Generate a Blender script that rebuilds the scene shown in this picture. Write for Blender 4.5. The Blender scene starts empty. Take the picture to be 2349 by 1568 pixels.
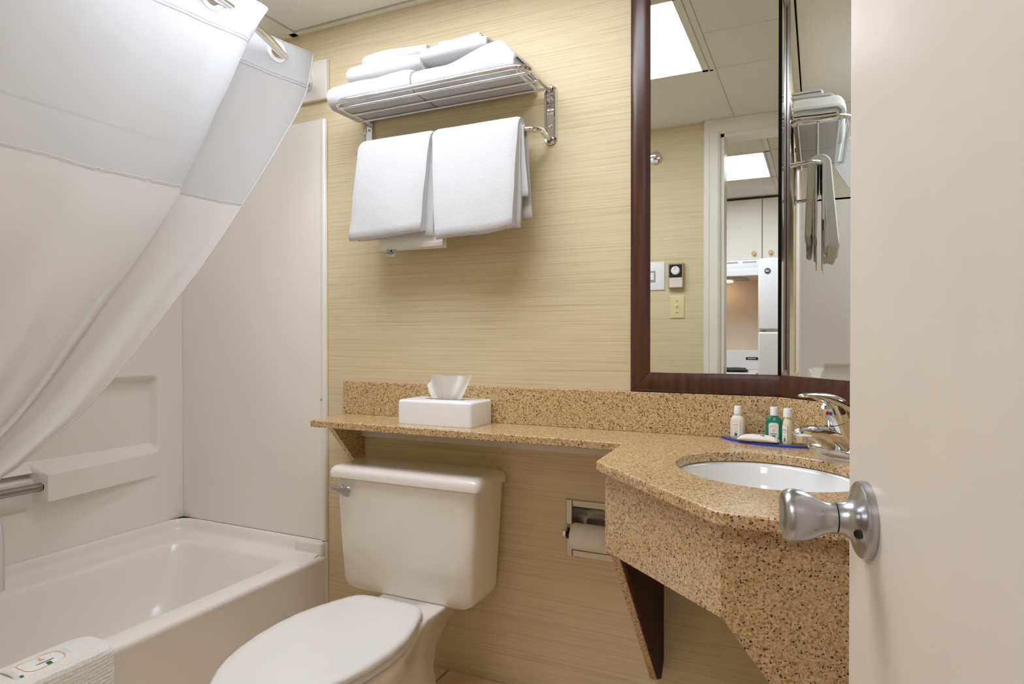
import bpy, bmesh, math, random
from math import sin, cos, pi, radians, sqrt
from mathutils import Vector, Matrix, noise

random.seed(7)
scene = bpy.context.scene
COL = scene.collection

# ------------------------------------------------------------------ camera
cam_d = bpy.data.cameras.new('camera')
cam = bpy.data.objects.new('camera', cam_d)
COL.objects.link(cam)
cam_d.sensor_fit = 'HORIZONTAL'
cam_d.sensor_width = 36.0
cam_d.lens = 36.0 * 1481.13 / 2349.0
cam_d.clip_start = 0.01
cam.location = (0.0, 0.0, 1.045)
cam.rotation_euler = (radians(90 - 0.3836), 0.0, radians(25.3748))
scene.camera = cam

# ------------------------------------------------------------------ world / exposure
world = bpy.data.worlds.new('world')
scene.world = world
world.use_nodes = True
world.node_tree.nodes['Background'].inputs[0].default_value = (0.9, 0.92, 1.0, 1)
world.node_tree.nodes['Background'].inputs[1].default_value = 0.25
LIGHT_BATH = 7.8          # emission of the bathroom ceiling diffuser
LIGHT_KITCHEN = 13.5       # emission of the kitchen ceiling diffuser
vs = scene.view_settings
vs.view_transform = 'Standard'
vs.look = 'None'
vs.exposure = 0.43
vs.gamma = 1.0
vs.use_curve_mapping = False
scene.cycles.diffuse_bounces = 6
scene.cycles.max_bounces = 12
scene.cycles.transparent_max_bounces = 12


# ------------------------------------------------------------------ materials
def srgb(r, g, b):
    def f(c):
        c /= 255.0
        return c / 12.92 if c <= 0.04045 else ((c + 0.055) / 1.055) ** 2.4
    return (f(r), f(g), f(b), 1.0)


class NT:
    def __init__(self, name):
        self.m = bpy.data.materials.new(name)
        self.m.use_nodes = True
        self.t = self.m.node_tree
        self.b = self.t.nodes['Principled BSDF']
        self.out = self.t.nodes['Material Output']

    def n(self, kind, **kw):
        nd = self.t.nodes.new(kind)
        for k, v in kw.items():
            if k.startswith('i_'):
                nd.inputs[k[2:].replace('_', ' ')].default_value = v
            else:
                setattr(nd, k, v)
        return nd

    def l(self, a, b):
        self.t.links.new(a, b)

    def coords(self, scale=(1, 1, 1), out='Object'):
        tc = self.n('ShaderNodeTexCoord')
        mp = self.n('ShaderNodeMapping')
        mp.inputs['Scale'].default_value = scale
        self.l(tc.outputs[out], mp.inputs['Vector'])
        return mp.outputs['Vector']

    def ramp(self, fac, stops, interp='LINEAR'):
        r = self.n('ShaderNodeValToRGB')
        r.color_ramp.interpolation = interp
        els = r.color_ramp.elements
        while len(els) < len(stops):
            els.new(0.5)
        for e, (p, c) in zip(els, stops):
            e.position = p
            e.color = c
        self.l(fac, r.inputs['Fac'])
        return r.outputs['Color']

    def mix(self, fac, a, b, mode='MIX'):
        m = self.n('ShaderNodeMix')
        m.data_type = 'RGBA'
        m.blend_type = mode
        for v, i in ((fac, 0), (a, 6), (b, 7)):
            if isinstance(v, (int, float, tuple)):
                m.inputs[i].default_value = v
            else:
                self.l(v, m.inputs[i])
        return m.outputs[2]

    def bump(self, height, strength=0.3, dist=0.002):
        b = self.n('ShaderNodeBump')
        b.inputs['Strength'].default_value = strength
        b.inputs['Distance'].default_value = dist
        self.l(height, b.inputs['Height'])
        self.l(b.outputs['Normal'], self.b.inputs['Normal'])


def plain(name, col, rough=0.5, metal=0.0, spec=0.5, coat=0.0, noise_amt=0.04, noise_scale=6.0):
    """A plain coloured surface with a faint procedural mottling."""
    t = NT(name)
    v = t.coords()
    nz = t.n('ShaderNodeTexNoise', i_Scale=noise_scale, i_Detail=3.0)
    t.l(v, nz.inputs['Vector'])
    lo = tuple(c * (1 - noise_amt) for c in col[:3]) + (1,)
    hi = tuple(min(1, c * (1 + noise_amt)) for c in col[:3]) + (1,)
    t.l(t.ramp(nz.outputs['Fac'], [(0.3, lo), (0.7, hi)]), t.b.inputs['Base Color'])
    t.b.inputs['Roughness'].default_value = rough
    t.b.inputs['Metallic'].default_value = metal
    t.b.inputs['Specular IOR Level'].default_value = spec
    t.b.inputs['Coat Weight'].default_value = coat
    t.b.inputs['Coat Roughness'].default_value = 0.05
    return t.m


def metal(name, col, rough, aniso=False):
    t = NT(name)
    v = t.coords((1, 1, 1))
    nz = t.n('ShaderNodeTexNoise', i_Scale=40.0, i_Detail=2.0)
    t.l(v, nz.inputs['Vector'])
    r = t.ramp(nz.outputs['Fac'], [(0.3, (rough * .8,) * 3 + (1,)), (0.7, (rough * 1.2,) * 3 + (1,))])
    t.l(r, t.b.inputs['Roughness'])
    t.b.inputs['Base Color'].default_value = col
    t.b.inputs['Metallic'].default_value = 1.0
    return t.m


def wallpaper_mat(name, axis='X'):
    t = NT(name)
    v = t.coords((5, 5, 600))
    n1 = t.n('ShaderNodeTexNoise', i_Scale=1.0, i_Detail=3.0, i_Roughness=0.55)
    t.l(v, n1.inputs['Vector'])
    v2 = t.coords((2, 2, 330))
    n2 = t.n('ShaderNodeTexNoise', i_Scale=1.0, i_Detail=2.0)
    t.l(v2, n2.inputs['Vector'])
    c1 = t.ramp(n1.outputs['Fac'], [(0.28, srgb(202, 182, 142)), (0.42, srgb(218, 201, 164)),
                                    (0.6, srgb(222, 206, 168)), (0.75, srgb(229, 215, 181))])
    c2 = t.ramp(n2.outputs['Fac'], [(0.30, srgb(234, 230, 222)), (0.5, srgb(255, 255, 255))])
    t.l(t.mix(0.8, c1, c2, 'MULTIPLY'), t.b.inputs['Base Color'])
    t.b.inputs['Roughness'].default_value = 0.6
    t.b.inputs['Specular IOR Level'].default_value = 0.3
    t.bump(n1.outputs['Fac'], 0.25, 0.0015)
    return t.m


def granite_mat(name):
    t = NT(name)
    v = t.coords()
    wob = t.n('ShaderNodeTexNoise', i_Scale=120.0, i_Detail=2.0)
    t.l(v, wob.inputs['Vector'])
    vm = t.n('ShaderNodeVectorMath', operation='MULTIPLY_ADD')
    t.l(wob.outputs['Color'], vm.inputs[0])
    vm.inputs[1].default_value = (0.008, 0.008, 0.008)
    t.l(v, vm.inputs[2])
    vv = vm.outputs[0]
    a = t.n('ShaderNodeTexVoronoi', i_Scale=360.0)
    t.l(vv, a.inputs['Vector'])
    sa = t.n('ShaderNodeSeparateColor')
    t.l(a.outputs['Color'], sa.inputs[0])
    base = t.ramp(sa.outputs[0], [(0.0, srgb(166, 132, 90)), (0.12, srgb(192, 159, 112)), (0.32, srgb(206, 175, 127)),
                                  (0.64, srgb(218, 192, 148)), (0.86, srgb(199, 172, 132)), (0.95, srgb(180, 140, 92))], 'CONSTANT')
    # medium brown flecks
    b = t.n('ShaderNodeTexVoronoi', i_Scale=215.0)
    t.l(vv, b.inputs['Vector'])
    sb = t.n('ShaderNodeSeparateColor')
    t.l(b.outputs['Color'], sb.inputs[0])
    fb = t.ramp(sb.outputs[0], [(0.0, (0, 0, 0, 1)), (0.70, (1, 1, 1, 1))], 'CONSTANT')
    cb = t.ramp(sb.outputs[1], [(0.0, srgb(96, 72, 50)), (0.2, srgb(158, 108, 58)), (0.4, srgb(140, 114, 84)), (0.6, srgb(172, 142, 104)), (0.85, srgb(146, 124, 72)), (0.95, srgb(226, 206, 172))], 'CONSTANT')
    db = t.ramp(b.outputs['Distance'], [(0.42, (1, 1, 1, 1)), (0.46, (0, 0, 0, 1))])
    mb = t.n('ShaderNodeMath', operation='MULTIPLY')
    t.l(fb, mb.inputs[0]); t.l(db, mb.inputs[1])
    c = t.mix(mb.outputs[0], base, cb)
    # small black grains
    d = t.n('ShaderNodeTexVoronoi', i_Scale=265.0)
    mp = t.n('ShaderNodeMapping')
    mp.inputs['Location'].default_value = (3.3, 1.7, 9.1)
    t.l(vv, mp.inputs['Vector'])
    t.l(mp.outputs[0], d.inputs['Vector'])
    sd = t.n('ShaderNodeSeparateColor')
    t.l(d.outputs['Color'], sd.inputs[0])
    fd = t.ramp(sd.outputs[2], [(0.0, (0, 0, 0, 1)), (0.865, (1, 1, 1, 1))], 'CONSTANT')
    dd = t.ramp(d.outputs['Distance'], [(0.36, (1, 1, 1, 1)), (0.4, (0, 0, 0, 1))])
    md = t.n('ShaderNodeMath', operation='MULTIPLY')
    t.l(fd, md.inputs[0]); t.l(dd, md.inputs[1])
    c = t.mix(md.outputs[0], c, srgb(40, 32, 27))
    t.l(c, t.b.inputs['Base Color'])
    t.b.inputs['Roughness'].default_value = 0.16
    t.b.inputs['Specular IOR Level'].default_value = 0.5
    return t.m


def terry_mat(name, col, scale=520.0, waffle=0.0):
    t = NT(name)
    v = t.coords()
    nz = t.n('ShaderNodeTexNoise', i_Scale=scale, i_Detail=2.0)
    t.l(v, nz.inputs['Vector'])
    h = nz.outputs['Fac']
    if waffle:
        vo = t.n('ShaderNodeTexVoronoi', i_Scale=waffle)
        vo.feature = 'SMOOTH_F1'
        vo.inputs['Randomness'].default_value = 0.25
        t.l(v, vo.inputs['Vector'])
        h = vo.outputs['Distance']
        t.bump(h, 0.9, -0.004)
        t.l(t.ramp(h, [(0.2, col), (0.75, tuple(c * .9 for c in col[:3]) + (1,))]), t.b.inputs['Base Color'])
    else:
        t.bump(h, 0.55, 0.0025)
        t.l(t.ramp(h, [(0.3, tuple(c * .93 for c in col[:3]) + (1,)), (0.6, col)]), t.b.inputs['Base Color'])
    t.b.inputs['Roughness'].default_value = 0.95
    t.b.inputs['Specular IOR Level'].default_value = 0.1
    t.b.inputs['Sheen Weight'].default_value = 0.25
    return t.m


def cloth_mat(name, col, trans=0.35, clear=0.0):
    t = NT(name)
    v = t.coords((1, 900, 900))
    nz = t.n('ShaderNodeTexNoise', i_Scale=1.0, i_Detail=1.0)
    t.l(v, nz.inputs['Vector'])
    c = t.ramp(nz.outputs['Fac'], [(0.3, tuple(x * .95 for x in col[:3]) + (1,)), (0.7, col)])
    t.l(c, t.b.inputs['Base Color'])
    t.b.inputs['Roughness'].default_value = 0.75
    t.b.inputs['Specular IOR Level'].default_value = 0.2
    tr = t.n('ShaderNodeBsdfTranslucent')
    t.l(c, tr.inputs['Color'])
    mx = t.n('ShaderNodeMixShader')
    mx.inputs[0].default_value = trans
    t.l(t.b.outputs[0], mx.inputs[1]); t.l(tr.outputs[0], mx.inputs[2])
    last = mx.outputs[0]
    if clear:
        tp = t.n('ShaderNodeBsdfTransparent')
        m2 = t.n('ShaderNodeMixShader')
        m2.inputs[0].default_value = clear
        t.l(last, m2.inputs[1]); t.l(tp.outputs[0], m2.inputs[2])
        last = m2.outputs[0]
    t.l(last, t.out.inputs['Surface'])
    return t.m


def emit_mat(name, col, strength):
    t = NT(name)
    v = t.coords()
    vo = t.n('ShaderNodeTexVoronoi', i_Scale=90.0)
    t.l(v, vo.inputs['Vector'])
    c = t.ramp(vo.outputs['Distance'], [(0.0, col), (0.6, tuple(x * .94 for x in col[:3]) + (1,))])
    t.l(c, t.b.inputs['Emission Color'])
    t.b.inputs['Emission Strength'].default_value = strength
    t.b.inputs['Base Color'].default_value = (.9, .9, .9, 1)
    t.b.inputs['Roughness'].default_value = .6
    return t.m


def glass_mat(name, col, rough=0.02, ior=1.45, alpha_mix=0.0):
    t = NT(name)
    t.b.inputs['Base Color'].default_value = col
    t.b.inputs['Roughness'].default_value = rough
    t.b.inputs['IOR'].default_value = ior
    t.b.inputs['Transmission Weight'].default_value = 1.0 - alpha_mix
    return t.m


def wood_mat(name, c0, c1, rough=0.32, axis=2):
    t = NT(name)
    sc = [60, 60, 60]
    sc[axis] = 4
    v = t.coords(tuple(sc))
    nz = t.n('ShaderNodeTexNoise', i_Scale=1.0, i_Detail=4.0)
    t.l(v, nz.inputs['Vector'])
    t.l(t.ramp(nz.outputs['Fac'], [(0.3, c0), (0.7, c1)]), t.b.inputs['Base Color'])
    t.b.inputs['Roughness'].default_value = rough
    t.bump(nz.outputs['Fac'], 0.08, 0.001)
    return t.m


M = {}
M['wallpaper'] = wallpaper_mat('grasscloth_wallpaper')
M['ceil_tile'] = plain('ceiling_tile', srgb(230, 227, 218), 0.9, spec=.1, noise_amt=.03, noise_scale=60)
M['tbar'] = plain('ceiling_grid_paint', srgb(226, 221, 208), 0.5)
M['dark_gap'] = plain('dark_gap', srgb(40, 38, 36), 0.9)
M['paint'] = plain('painted_drywall', srgb(226, 216, 196), 0.7)
M['door_paint'] = plain('door_paint', srgb(222, 211, 197), 0.42, noise_amt=.015, noise_scale=9)
M['trim_paint'] = plain('trim_paint', srgb(232, 229, 216), 0.35)
M['floor_tile'] = plain('floor_tile', srgb(226, 200, 170), 0.45, noise_amt=.08, noise_scale=14)
M['grout'] = plain('grout', srgb(176, 146, 116), 0.9, noise_amt=.15, noise_scale=30)
M['acrylic'] = plain('tub_acrylic', srgb(238, 232, 223), 0.28, coat=.2, noise_amt=.012, noise_scale=3)
M['china'] = plain('vitreous_china', srgb(240, 233, 223), 0.15, coat=.6, noise_amt=.01)
M['seat_plastic'] = plain('seat_plastic', srgb(236, 235, 230), 0.25, coat=.3, noise_amt=.01)
M['sink_china'] = plain('sink_china', srgb(240, 240, 240), 0.08, coat=.7, noise_amt=.005)
M['granite'] = granite_mat('speckled_stone')
M['chrome'] = metal('chrome', (.80, .80, .81, 1), 0.06)
M['brushed'] = metal('satin_nickel', (.47, .47, .485, 1), 0.26)
M['steel'] = metal('brushed_steel', (.62, .59, .55, 1), 0.22)
M['dull_steel'] = metal('dull_steel_tube', (.36, .33, .30, 1), 0.32)
M['black_metal'] = plain('black_recess', srgb(22, 20, 20), 0.25)
M['mirror'] = NT('mirror_glass').m
_b = M['mirror'].node_tree.nodes['Principled BSDF']
_b.inputs['Base Color'].default_value = (.84, .87, .84, 1)
_b.inputs['Metallic'].default_value = 1.0
_b.inputs['Roughness'].default_value = 0.0
M['frame'] = wood_mat('dark_brown_frame', srgb(58, 30, 16), srgb(86, 48, 28), 0.26)
M['frame_edge'] = plain('black_mirror_edge', srgb(14, 10, 9), 0.85, spec=.15)
M['strip'] = plain('frame_reflection_brown', srgb(92, 78, 72), .5)  # brown tone painted in for the frame's reflection at the mirror corner
M['bracket_brown'] = wood_mat('dark_red_brown_board', srgb(46, 9, 6), srgb(76, 17, 11), 0.65)
M['terry'] = terry_mat('terry_white', srgb(203, 202, 201))
M['waffle'] = terry_mat('waffle_white', srgb(240, 238, 233), waffle=115.0)
M['curtain'] = cloth_mat('curtain_cloth', srgb(231, 229, 227), .50)
M['curtain_win'] = cloth_mat('curtain_window_mesh', srgb(212, 212, 213), .48, .08)
M['curtain_head'] = cloth_mat('curtain_header_light_offset', srgb(206, 206, 208), .40)  # curtain cloth darkened for the header, offsets the strong light near the ceiling
M['plastic_white'] = plain('white_plastic', srgb(240, 240, 240), 0.35, noise_amt=.01)
M['plastic_ring'] = plain('grommet_plastic', srgb(240, 240, 240), 0.3, noise_amt=.01)
M['tissue'] = cloth_mat('tissue_paper', srgb(246, 246, 244), .4)
M['paper'] = plain('paper', srgb(236, 230, 222), 0.9, noise_amt=.02, noise_scale=40)
M['white_paint_board'] = plain('white_board', srgb(228, 223, 212), 0.5)
M['lotion'] = plain('lotion_bottle', srgb(236, 230, 214), 0.3)
M['green_gel'] = glass_mat('green_gel', (.02, .50, .36, 1), .05, 1.36, .35)
M['pale_gel'] = plain('pale_bottle', srgb(235, 230, 196), 0.2, coat=.3)
M['cap'] = plain('bottle_cap', srgb(244, 244, 244), 0.4, noise_amt=.01)
M['tray'] = plain('blue_acrylic_edge', srgb(40, 66, 190), 0.12, noise_amt=.02)
M['tray_top'] = plain('smoky_acrylic', srgb(104, 92, 116), 0.4, noise_amt=.02)
M['ink_orange'] = plain('orange_ink', srgb(240, 178, 84), .6)
M['ink_green'] = plain('green_ink', srgb(20, 112, 70), .6)
M['ink_blue'] = plain('blue_ink', srgb(86, 130, 170), .6)
M['ink_lime'] = plain('lime_ink', srgb(150, 190, 60), .6)
M['label'] = plain('white_label', srgb(240, 240, 234), .6, noise_amt=.01)
M['red'] = plain('red_dot', srgb(190, 30, 30), .3)
M['blue'] = plain('blue_dot', srgb(30, 100, 190), .3)
M['tag'] = plain('grey_care_tag', srgb(190, 182, 184), .8)
M['ink_dark'] = plain('dark_ink', srgb(40, 46, 70), .7)
M['enamel'] = plain('white_enamel', srgb(236, 236, 240), .2, coat=.3, noise_amt=.01)
M['enamel_grey'] = plain('grey_vent', srgb(168, 165, 160), .5)
M['cab_white'] = plain('cabinet_laminate', srgb(228, 224, 212), .45, noise_amt=.015)
M['cab_gap'] = plain('cabinet_gap', srgb(150, 140, 126), .8)
M['wood_knob'] = plain('pale_wood', srgb(226, 180, 128), .45, noise_amt=.06, noise_scale=80)
M['black'] = plain('black_enamel', srgb(24, 23, 24), .3)
M['kitchen_wall'] = plain('kitchen_paint', srgb(228, 212, 194), .6)
M['thermo'] = plain('thermostat_case', srgb(176, 156, 128), .4)
M['thermo_face'] = plain('thermostat_face', srgb(226, 214, 204), .4)
M['ivory'] = plain('ivory_plate', srgb(226, 212, 160), .4, noise_amt=.02)
M['hood_light'] = emit_mat('warm_hood_lamp', (1.0, .62, .30, 1), 5.0)
M['diffuser_b'] = emit_mat('light_diffuser_bathroom', (.83, .89, 1.0, 1), LIGHT_BATH)
M['diffuser_k'] = emit_mat('light_diffuser_kitchen', (.85, .90, 1.0, 1), LIGHT_KITCHEN)
M['vinyl'] = plain('kitchen_vinyl', srgb(190, 170, 140), .5, noise_amt=.06)
M['rust'] = plain('rust_mark', srgb(150, 92, 44), .8, noise_amt=.3, noise_scale=300)


# ------------------------------------------------------------------ object helpers
ORG = {}


def tag(o, label=None, cat=None, group=None, kind=None):
    if label: o['label'] = label
    if cat: o['category'] = cat
    if group: o['group'] = group
    if kind: o['kind'] = kind
    return o


def thing(name, loc, label=None, cat=None, group=None, kind=None):
    o = bpy.data.objects.new(name, None)
    o.empty_display_size = .05
    COL.objects.link(o)
    o.location = loc
    ORG[o] = Vector(loc)
    return tag(o, label, cat, group, kind)


def obj(name, bm, mat, parent=None, smooth=None, origin=None, bevel=0.0, bseg=2, mats=None):
    """Link a bmesh given in world coordinates as one mesh object."""
    if parent is not None:
        org = ORG[parent]
    else:
        org = Vector(origin) if origin else Vector((0, 0, 0))
    me = bpy.data.meshes.new(name)
    bmesh.ops.translate(bm, verts=bm.verts, vec=-org)
    bmesh.ops.recalc_face_normals(bm, faces=bm.faces)
    bm.to_mesh(me)
    bm.free()
    o = bpy.data.objects.new(name, me)
    COL.objects.link(o)
    if mats:
        for mm in mats: me.materials.append(mm)
    else:
        me.materials.append(mat)
    if parent is not None:
        o.parent = parent
    else:
        o.location = org
    ORG[o] = org
    if bevel:
        md = o.modifiers.new('bevel', 'BEVEL')
        md.width = bevel
        md.segments = bseg
        md.limit_method = 'ANGLE'
        md.angle_limit = radians(35)
        me.shade_smooth()
        md.harden_normals = False
        me.set_sharp_from_angle(angle=radians(60)) if smooth is None else None
    if smooth is not None:
        me.shade_smooth()
        if smooth < 180:
            me.set_sharp_from_angle(angle=radians(smooth))
    return o


def struct(o):
    o['kind'] = 'structure'
    return o


def BM():
    return bmesh.new()


def box(bm, x0, x1, y0, y1, z0, z1, mat_index=0):
    vs = [bm.verts.new((x, y, z)) for x in (x0, x1) for y in (y0, y1) for z in (z0, z1)]
    for q in ((0, 1, 3, 2), (4, 6, 7, 5), (0, 4, 5, 1), (2, 3, 7, 6), (0, 2, 6, 4), (1, 5, 7, 3)):
        f = bm.faces.new([vs[i] for i in q])
        f.material_index = mat_index
    return vs


def prism(bm, poly, vec):
    """Extrude a closed 3D polygon along vec."""
    a = [bm.verts.new(p) for p in poly]
    b = [bm.verts.new(Vector(p) + Vector(vec)) for p in poly]
    n = len(a)
    bm.faces.new(a); bm.faces.new(b[::-1])
    for i in range(n):
        bm.faces.new((a[i], a[(i + 1) % n], b[(i + 1) % n], b[i]))


def loft(bm, rings, cap0=True, cap1=True, closed=True):
    R = [[bm.verts.new(p) for p in r] for r in rings]
    n = len(R[0])
    for a, b in zip(R, R[1:]):
        for i in range(n if closed else n - 1):
            bm.faces.new((a[i], a[(i + 1) % n], b[(i + 1) % n], b[i]))
    if cap0: bm.faces.new(R[0][::-1])
    if cap1: bm.faces.new(R[-1])
    return R


def frame_of(t):
    t = Vector(t).normalized()
    up = Vector((0, 0, 1)) if abs(t.z) < .95 else Vector((1, 0, 0))
    a = t.cross(up).normalized()
    b = t.cross(a).normalized()
    return a, b


def tube(bm, pts, r, seg=14, cap=True):
    pts = [Vector(p) for p in pts]
    rings = []
    a = b = None
    for i, p in enumerate(pts):
        t = (pts[min(i + 1, len(pts) - 1)] - pts[max(i - 1, 0)]).normalized()
        if a is None:
            a, b = frame_of(t)
        else:
            a = (a - t * a.dot(t)).normalized()
            b = t.cross(a).normalized()
        rr = r[i] if isinstance(r, (list, tuple)) else r
        rings.append([p + a * (rr * cos(2 * pi * k / seg)) + b * (rr * sin(2 * pi * k / seg)) for k in range(seg)])
    loft(bm, rings, cap, cap)


def lathe(bm, prof, origin, axis, seg=32, cap0=True, cap1=True):
    """prof: list of (distance along axis, radius)."""
    o = Vector(origin)
    t = Vector(axis).normalized()
    a, b = frame_of(t)
    rings = []
    for d, r in prof:
        r = max(r, 1e-4)
        rings.append([o + t * d + a * (r * cos(2 * pi * k / seg)) + b * (r * sin(2 * pi * k / seg)) for k in range(seg)])
    loft(bm, rings, cap0, cap1)


def rrect(cx, cy, hx, hy, r, z, n=6):
    pts = []
    r = min(r, hx * .999, hy * .999)
    for k, (sx, sy) in enumerate(((1, 1), (-1, 1), (-1, -1), (1, -1))):
        for i in range(n + 1):
            a = k * pi / 2 + (pi / 2) * i / n
            pts.append((cx + sx * (hx - r) + r * cos(a), cy + sy * (hy - r) + r * sin(a), z))
    return pts


def arc_pts(c, r, a0, a1, n, plane):
    """plane = (u, v) unit vectors"""
    c = Vector(c); u = Vector(plane[0]); v = Vector(plane[1])
    return [c + u * (r * cos(a0 + (a1 - a0) * i / n)) + v * (r * sin(a0 + (a1 - a0) * i / n)) for i in range(n + 1)]


def interp(tab, x):
    if x <= tab[0][0]: return tab[0][1]
    for (a, va), (b, vb) in zip(tab, tab[1:]):
        if x <= b:
            return va + (vb - va) * (x - a) / (b - a)
    return tab[-1][1]


def catmull(tab, x):
    """smooth interpolation of a table (x ascending)."""
    n = len(tab)
    if x <= tab[0][0]: return tab[0][1]
    if x >= tab[-1][0]: return tab[-1][1]
    for i in range(n - 1):
        if x <= tab[i + 1][0]:
            x0, y0 = tab[max(i - 1, 0)]
            x1, y1 = tab[i]
            x2, y2 = tab[i + 1]
            x3, y3 = tab[min(i + 2, n - 1)]
            h = x2 - x1
            m1 = (y2 - y0) / max(x2 - x0, 1e-9) * h
            m2 = (y3 - y1) / max(x3 - x1, 1e-9) * h
            t = (x - x1) / h
            return ((2 * t**3 - 3 * t**2 + 1) * y1 + (t**3 - 2 * t**2 + t) * m1 + (-2 * t**3 + 3 * t**2) * y2 + (t**3 - t**2) * m2)


def sstep(a, b, x):
    t = min(1, max(0, (x - a) / (b - a)))
    return t * t * (3 - 2 * t)


def text_bm(body, size, origin, u, v, bold=0.0, extrude=0.0003):
    """Letter shapes as a mesh lying in the plane of u (reading direction) and v (up)."""
    cu = bpy.data.curves.new('lettering', 'FONT')
    cu.body = body
    cu.size = size
    cu.align_x = 'CENTER'
    cu.align_y = 'CENTER'
    cu.extrude = extrude
    cu.offset = bold
    cu.resolution_u = 3
    t = bpy.data.objects.new('lettering', cu)
    COL.objects.link(t)
    dg = bpy.context.evaluated_depsgraph_get()
    me = bpy.data.meshes.new_from_object(t.evaluated_get(dg))
    bm = BM()
    bm.from_mesh(me)
    bpy.data.objects.remove(t)
    bpy.data.curves.remove(cu)
    bpy.data.meshes.remove(me)
    u = Vector(u).normalized(); v = Vector(v).normalized(); w = u.cross(v)
    mt = Matrix((u, v, w)).transposed().to_4x4()
    mt.translation = Vector(origin)
    bmesh.ops.transform(bm, matrix=mt, verts=bm.verts)
    return bm


# ------------------------------------------------------------------ dimensions (metres)
YB = 1.75            # back wall
YF = 0.165           # door wall, bathroom side
YK = 0.055           # door wall, kitchen side
XL = -2.305          # left wall behind the tub surround
XW = -2.256          # tub surround surface
XC = -0.082          # where the diagonal wall leaves the back wall
XR = 0.36            # right wall
ZT = 2.115           # ceiling
ZCNT = 0.789         # counter top
S2 = sqrt(.5)

# ------------------------------------------------------------------ room shell
bm = BM(); box(bm, XL, XR, YF - .11, YB, -.05, -.006)
floor = struct(obj('floor', bm, M['grout']))
# floor tiles, each its own piece
tile_mesh = None
tw = .304
tx0 = -1.0465
for i in range(-5, 5):
    for j in range(0, 7):
        x = tx0 + i * tw
        y1 = YB - .003 - j * tw
        y0 = y1 - tw + .006
        x1 = x + tw - .006
        if x1 < -1.52 or x > XR or y1 < YF: continue
        if tile_mesh is None:
            b_ = BM()
            box(b_, 0, tw - .006, 0, tw - .006, -.008, 0)
            bmesh.ops.bevel(b_, geom=[e for e in b_.edges if all(v.co.z > -.001 for v in e.verts)], offset=.002, segments=1, affect='EDGES')
            tile_mesh = bpy.data.meshes.new('floor_tile')
            b_.to_mesh(tile_mesh); b_.free()
            tile_mesh.materials.append(M['floor_tile'])
        o = bpy.data.objects.new('tile', tile_mesh)
        COL.objects.link(o)
        o.parent = floor
        o.location = (x, y0, 0)

RX0, RX1, RZ0, RZ1 = -.637, -.510, .436, .562     # opening for the recessed paper holder
bm = BM()
box(bm, XL - .1, RX0, YB, YB + .1, -.05, ZT + .05)
box(bm, RX1, XC + .12, YB, YB + .1, -.05, ZT + .05)
box(bm, RX0, RX1, YB, YB + .1, -.05, RZ0)
box(bm, RX0, RX1, YB, YB + .1, RZ1, ZT + .05)
struct(obj('wall_back', bm, M['wallpaper']))
bm = BM()
dl = (XR - XC)
prism(bm, [(XC, YB, 0), (XR + .1, YB - dl - .1, 0), (XR + .2, YB - dl, 0), (XC + .1, YB + .1, 0)], (0, 0, ZT + .05))
bmesh.ops.translate(bm, verts=[v for v in bm.verts if v.co.z < .01], vec=(0, 0, -.05))
struct(obj('wall_diagonal', bm, M['wallpaper']))
bm = BM(); box(bm, XR, XR + .1, YF, YB - dl, 0, ZT + .05)
struct(obj('wall_right', bm, M['wallpaper']))
bm = BM(); box(bm, XL - .1, XL, YF - .11, YB, 0, ZT + .05)
struct(obj('wall_left', bm, M['paint']))
# door wall with opening
DO0, DO1, DOZ = -.436, .176, 2.045
bm = BM()
box(bm, XL - .1, DO0, YK, YF, 0, ZT + .05)
box(bm, DO1, XR + .1, YK, YF, 0, ZT + .05)
box(bm, DO0, DO1, YK, YF, DOZ, ZT + .05)
struct(obj('wall_front', bm, M['wallpaper']))

# ceiling: suspended tiles on a T-bar grid
bm = BM(); box(bm, XL - .1, XR + .1, YF - .11, YB + .1, ZT + .03, ZT + .09)
ceil = struct(obj('ceiling', bm, M['dark_gap']))


def ctile(x0, x1, y0, y1):
    g = .002
    b_ = BM(); box(b_, x0 + g, x1 - g, y0 + g, y1 - g, ZT + .002, ZT + .02)
    obj('panel', b_, M['ceil_tile'], ceil, bevel=.002, bseg=1)


def tbar(x0, x1, y0, y1, z=ZT):
    b_ = BM(); box(b_, x0, x1, y0, y1, z - .001, z + .012)
    obj('grid_bar', b_, M['tbar'], ceil)


LX0, LX1, LY0, LY1 = -1.632, -.400, .80, 1.415     # light opening
XA, XBAR = -.383, -1.660
# panels
ctile(XA + .008, XR, 1.127, YB - .012)
ctile(XA + .008, XR, .802, 1.127)
ctile(XA + .008, XR, YF + .004, .802)
ctile(XBAR - .004, XA - .008, LY1 + .004, YB - .0262)
ctile(-.99, XA - .008, YF + .004, LY0 - .004)
ctile(XBAR - .004, -.99, YF + .004, LY0 - .004)
ctile(XL, XBAR - .030, YF + .01, .80)
ctile(XL, XBAR - .030, .80, YB - .020)
# grid bars
tbar(XA - .012, XA + .010, YF, YB)
tbar(XBAR - .034, XBAR - .006, YF, YB)
tbar(XL, XR, YB - .022, YB)
tbar(XL, XR, YF, YF + .02)
tbar(XL, XBAR, .79, .812)
tbar(XBAR - .01, XA, LY0 - .010, LY0 + .004)
tbar(XBAR - .01, XA, LY1 - .004, LY1 + .006)

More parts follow.
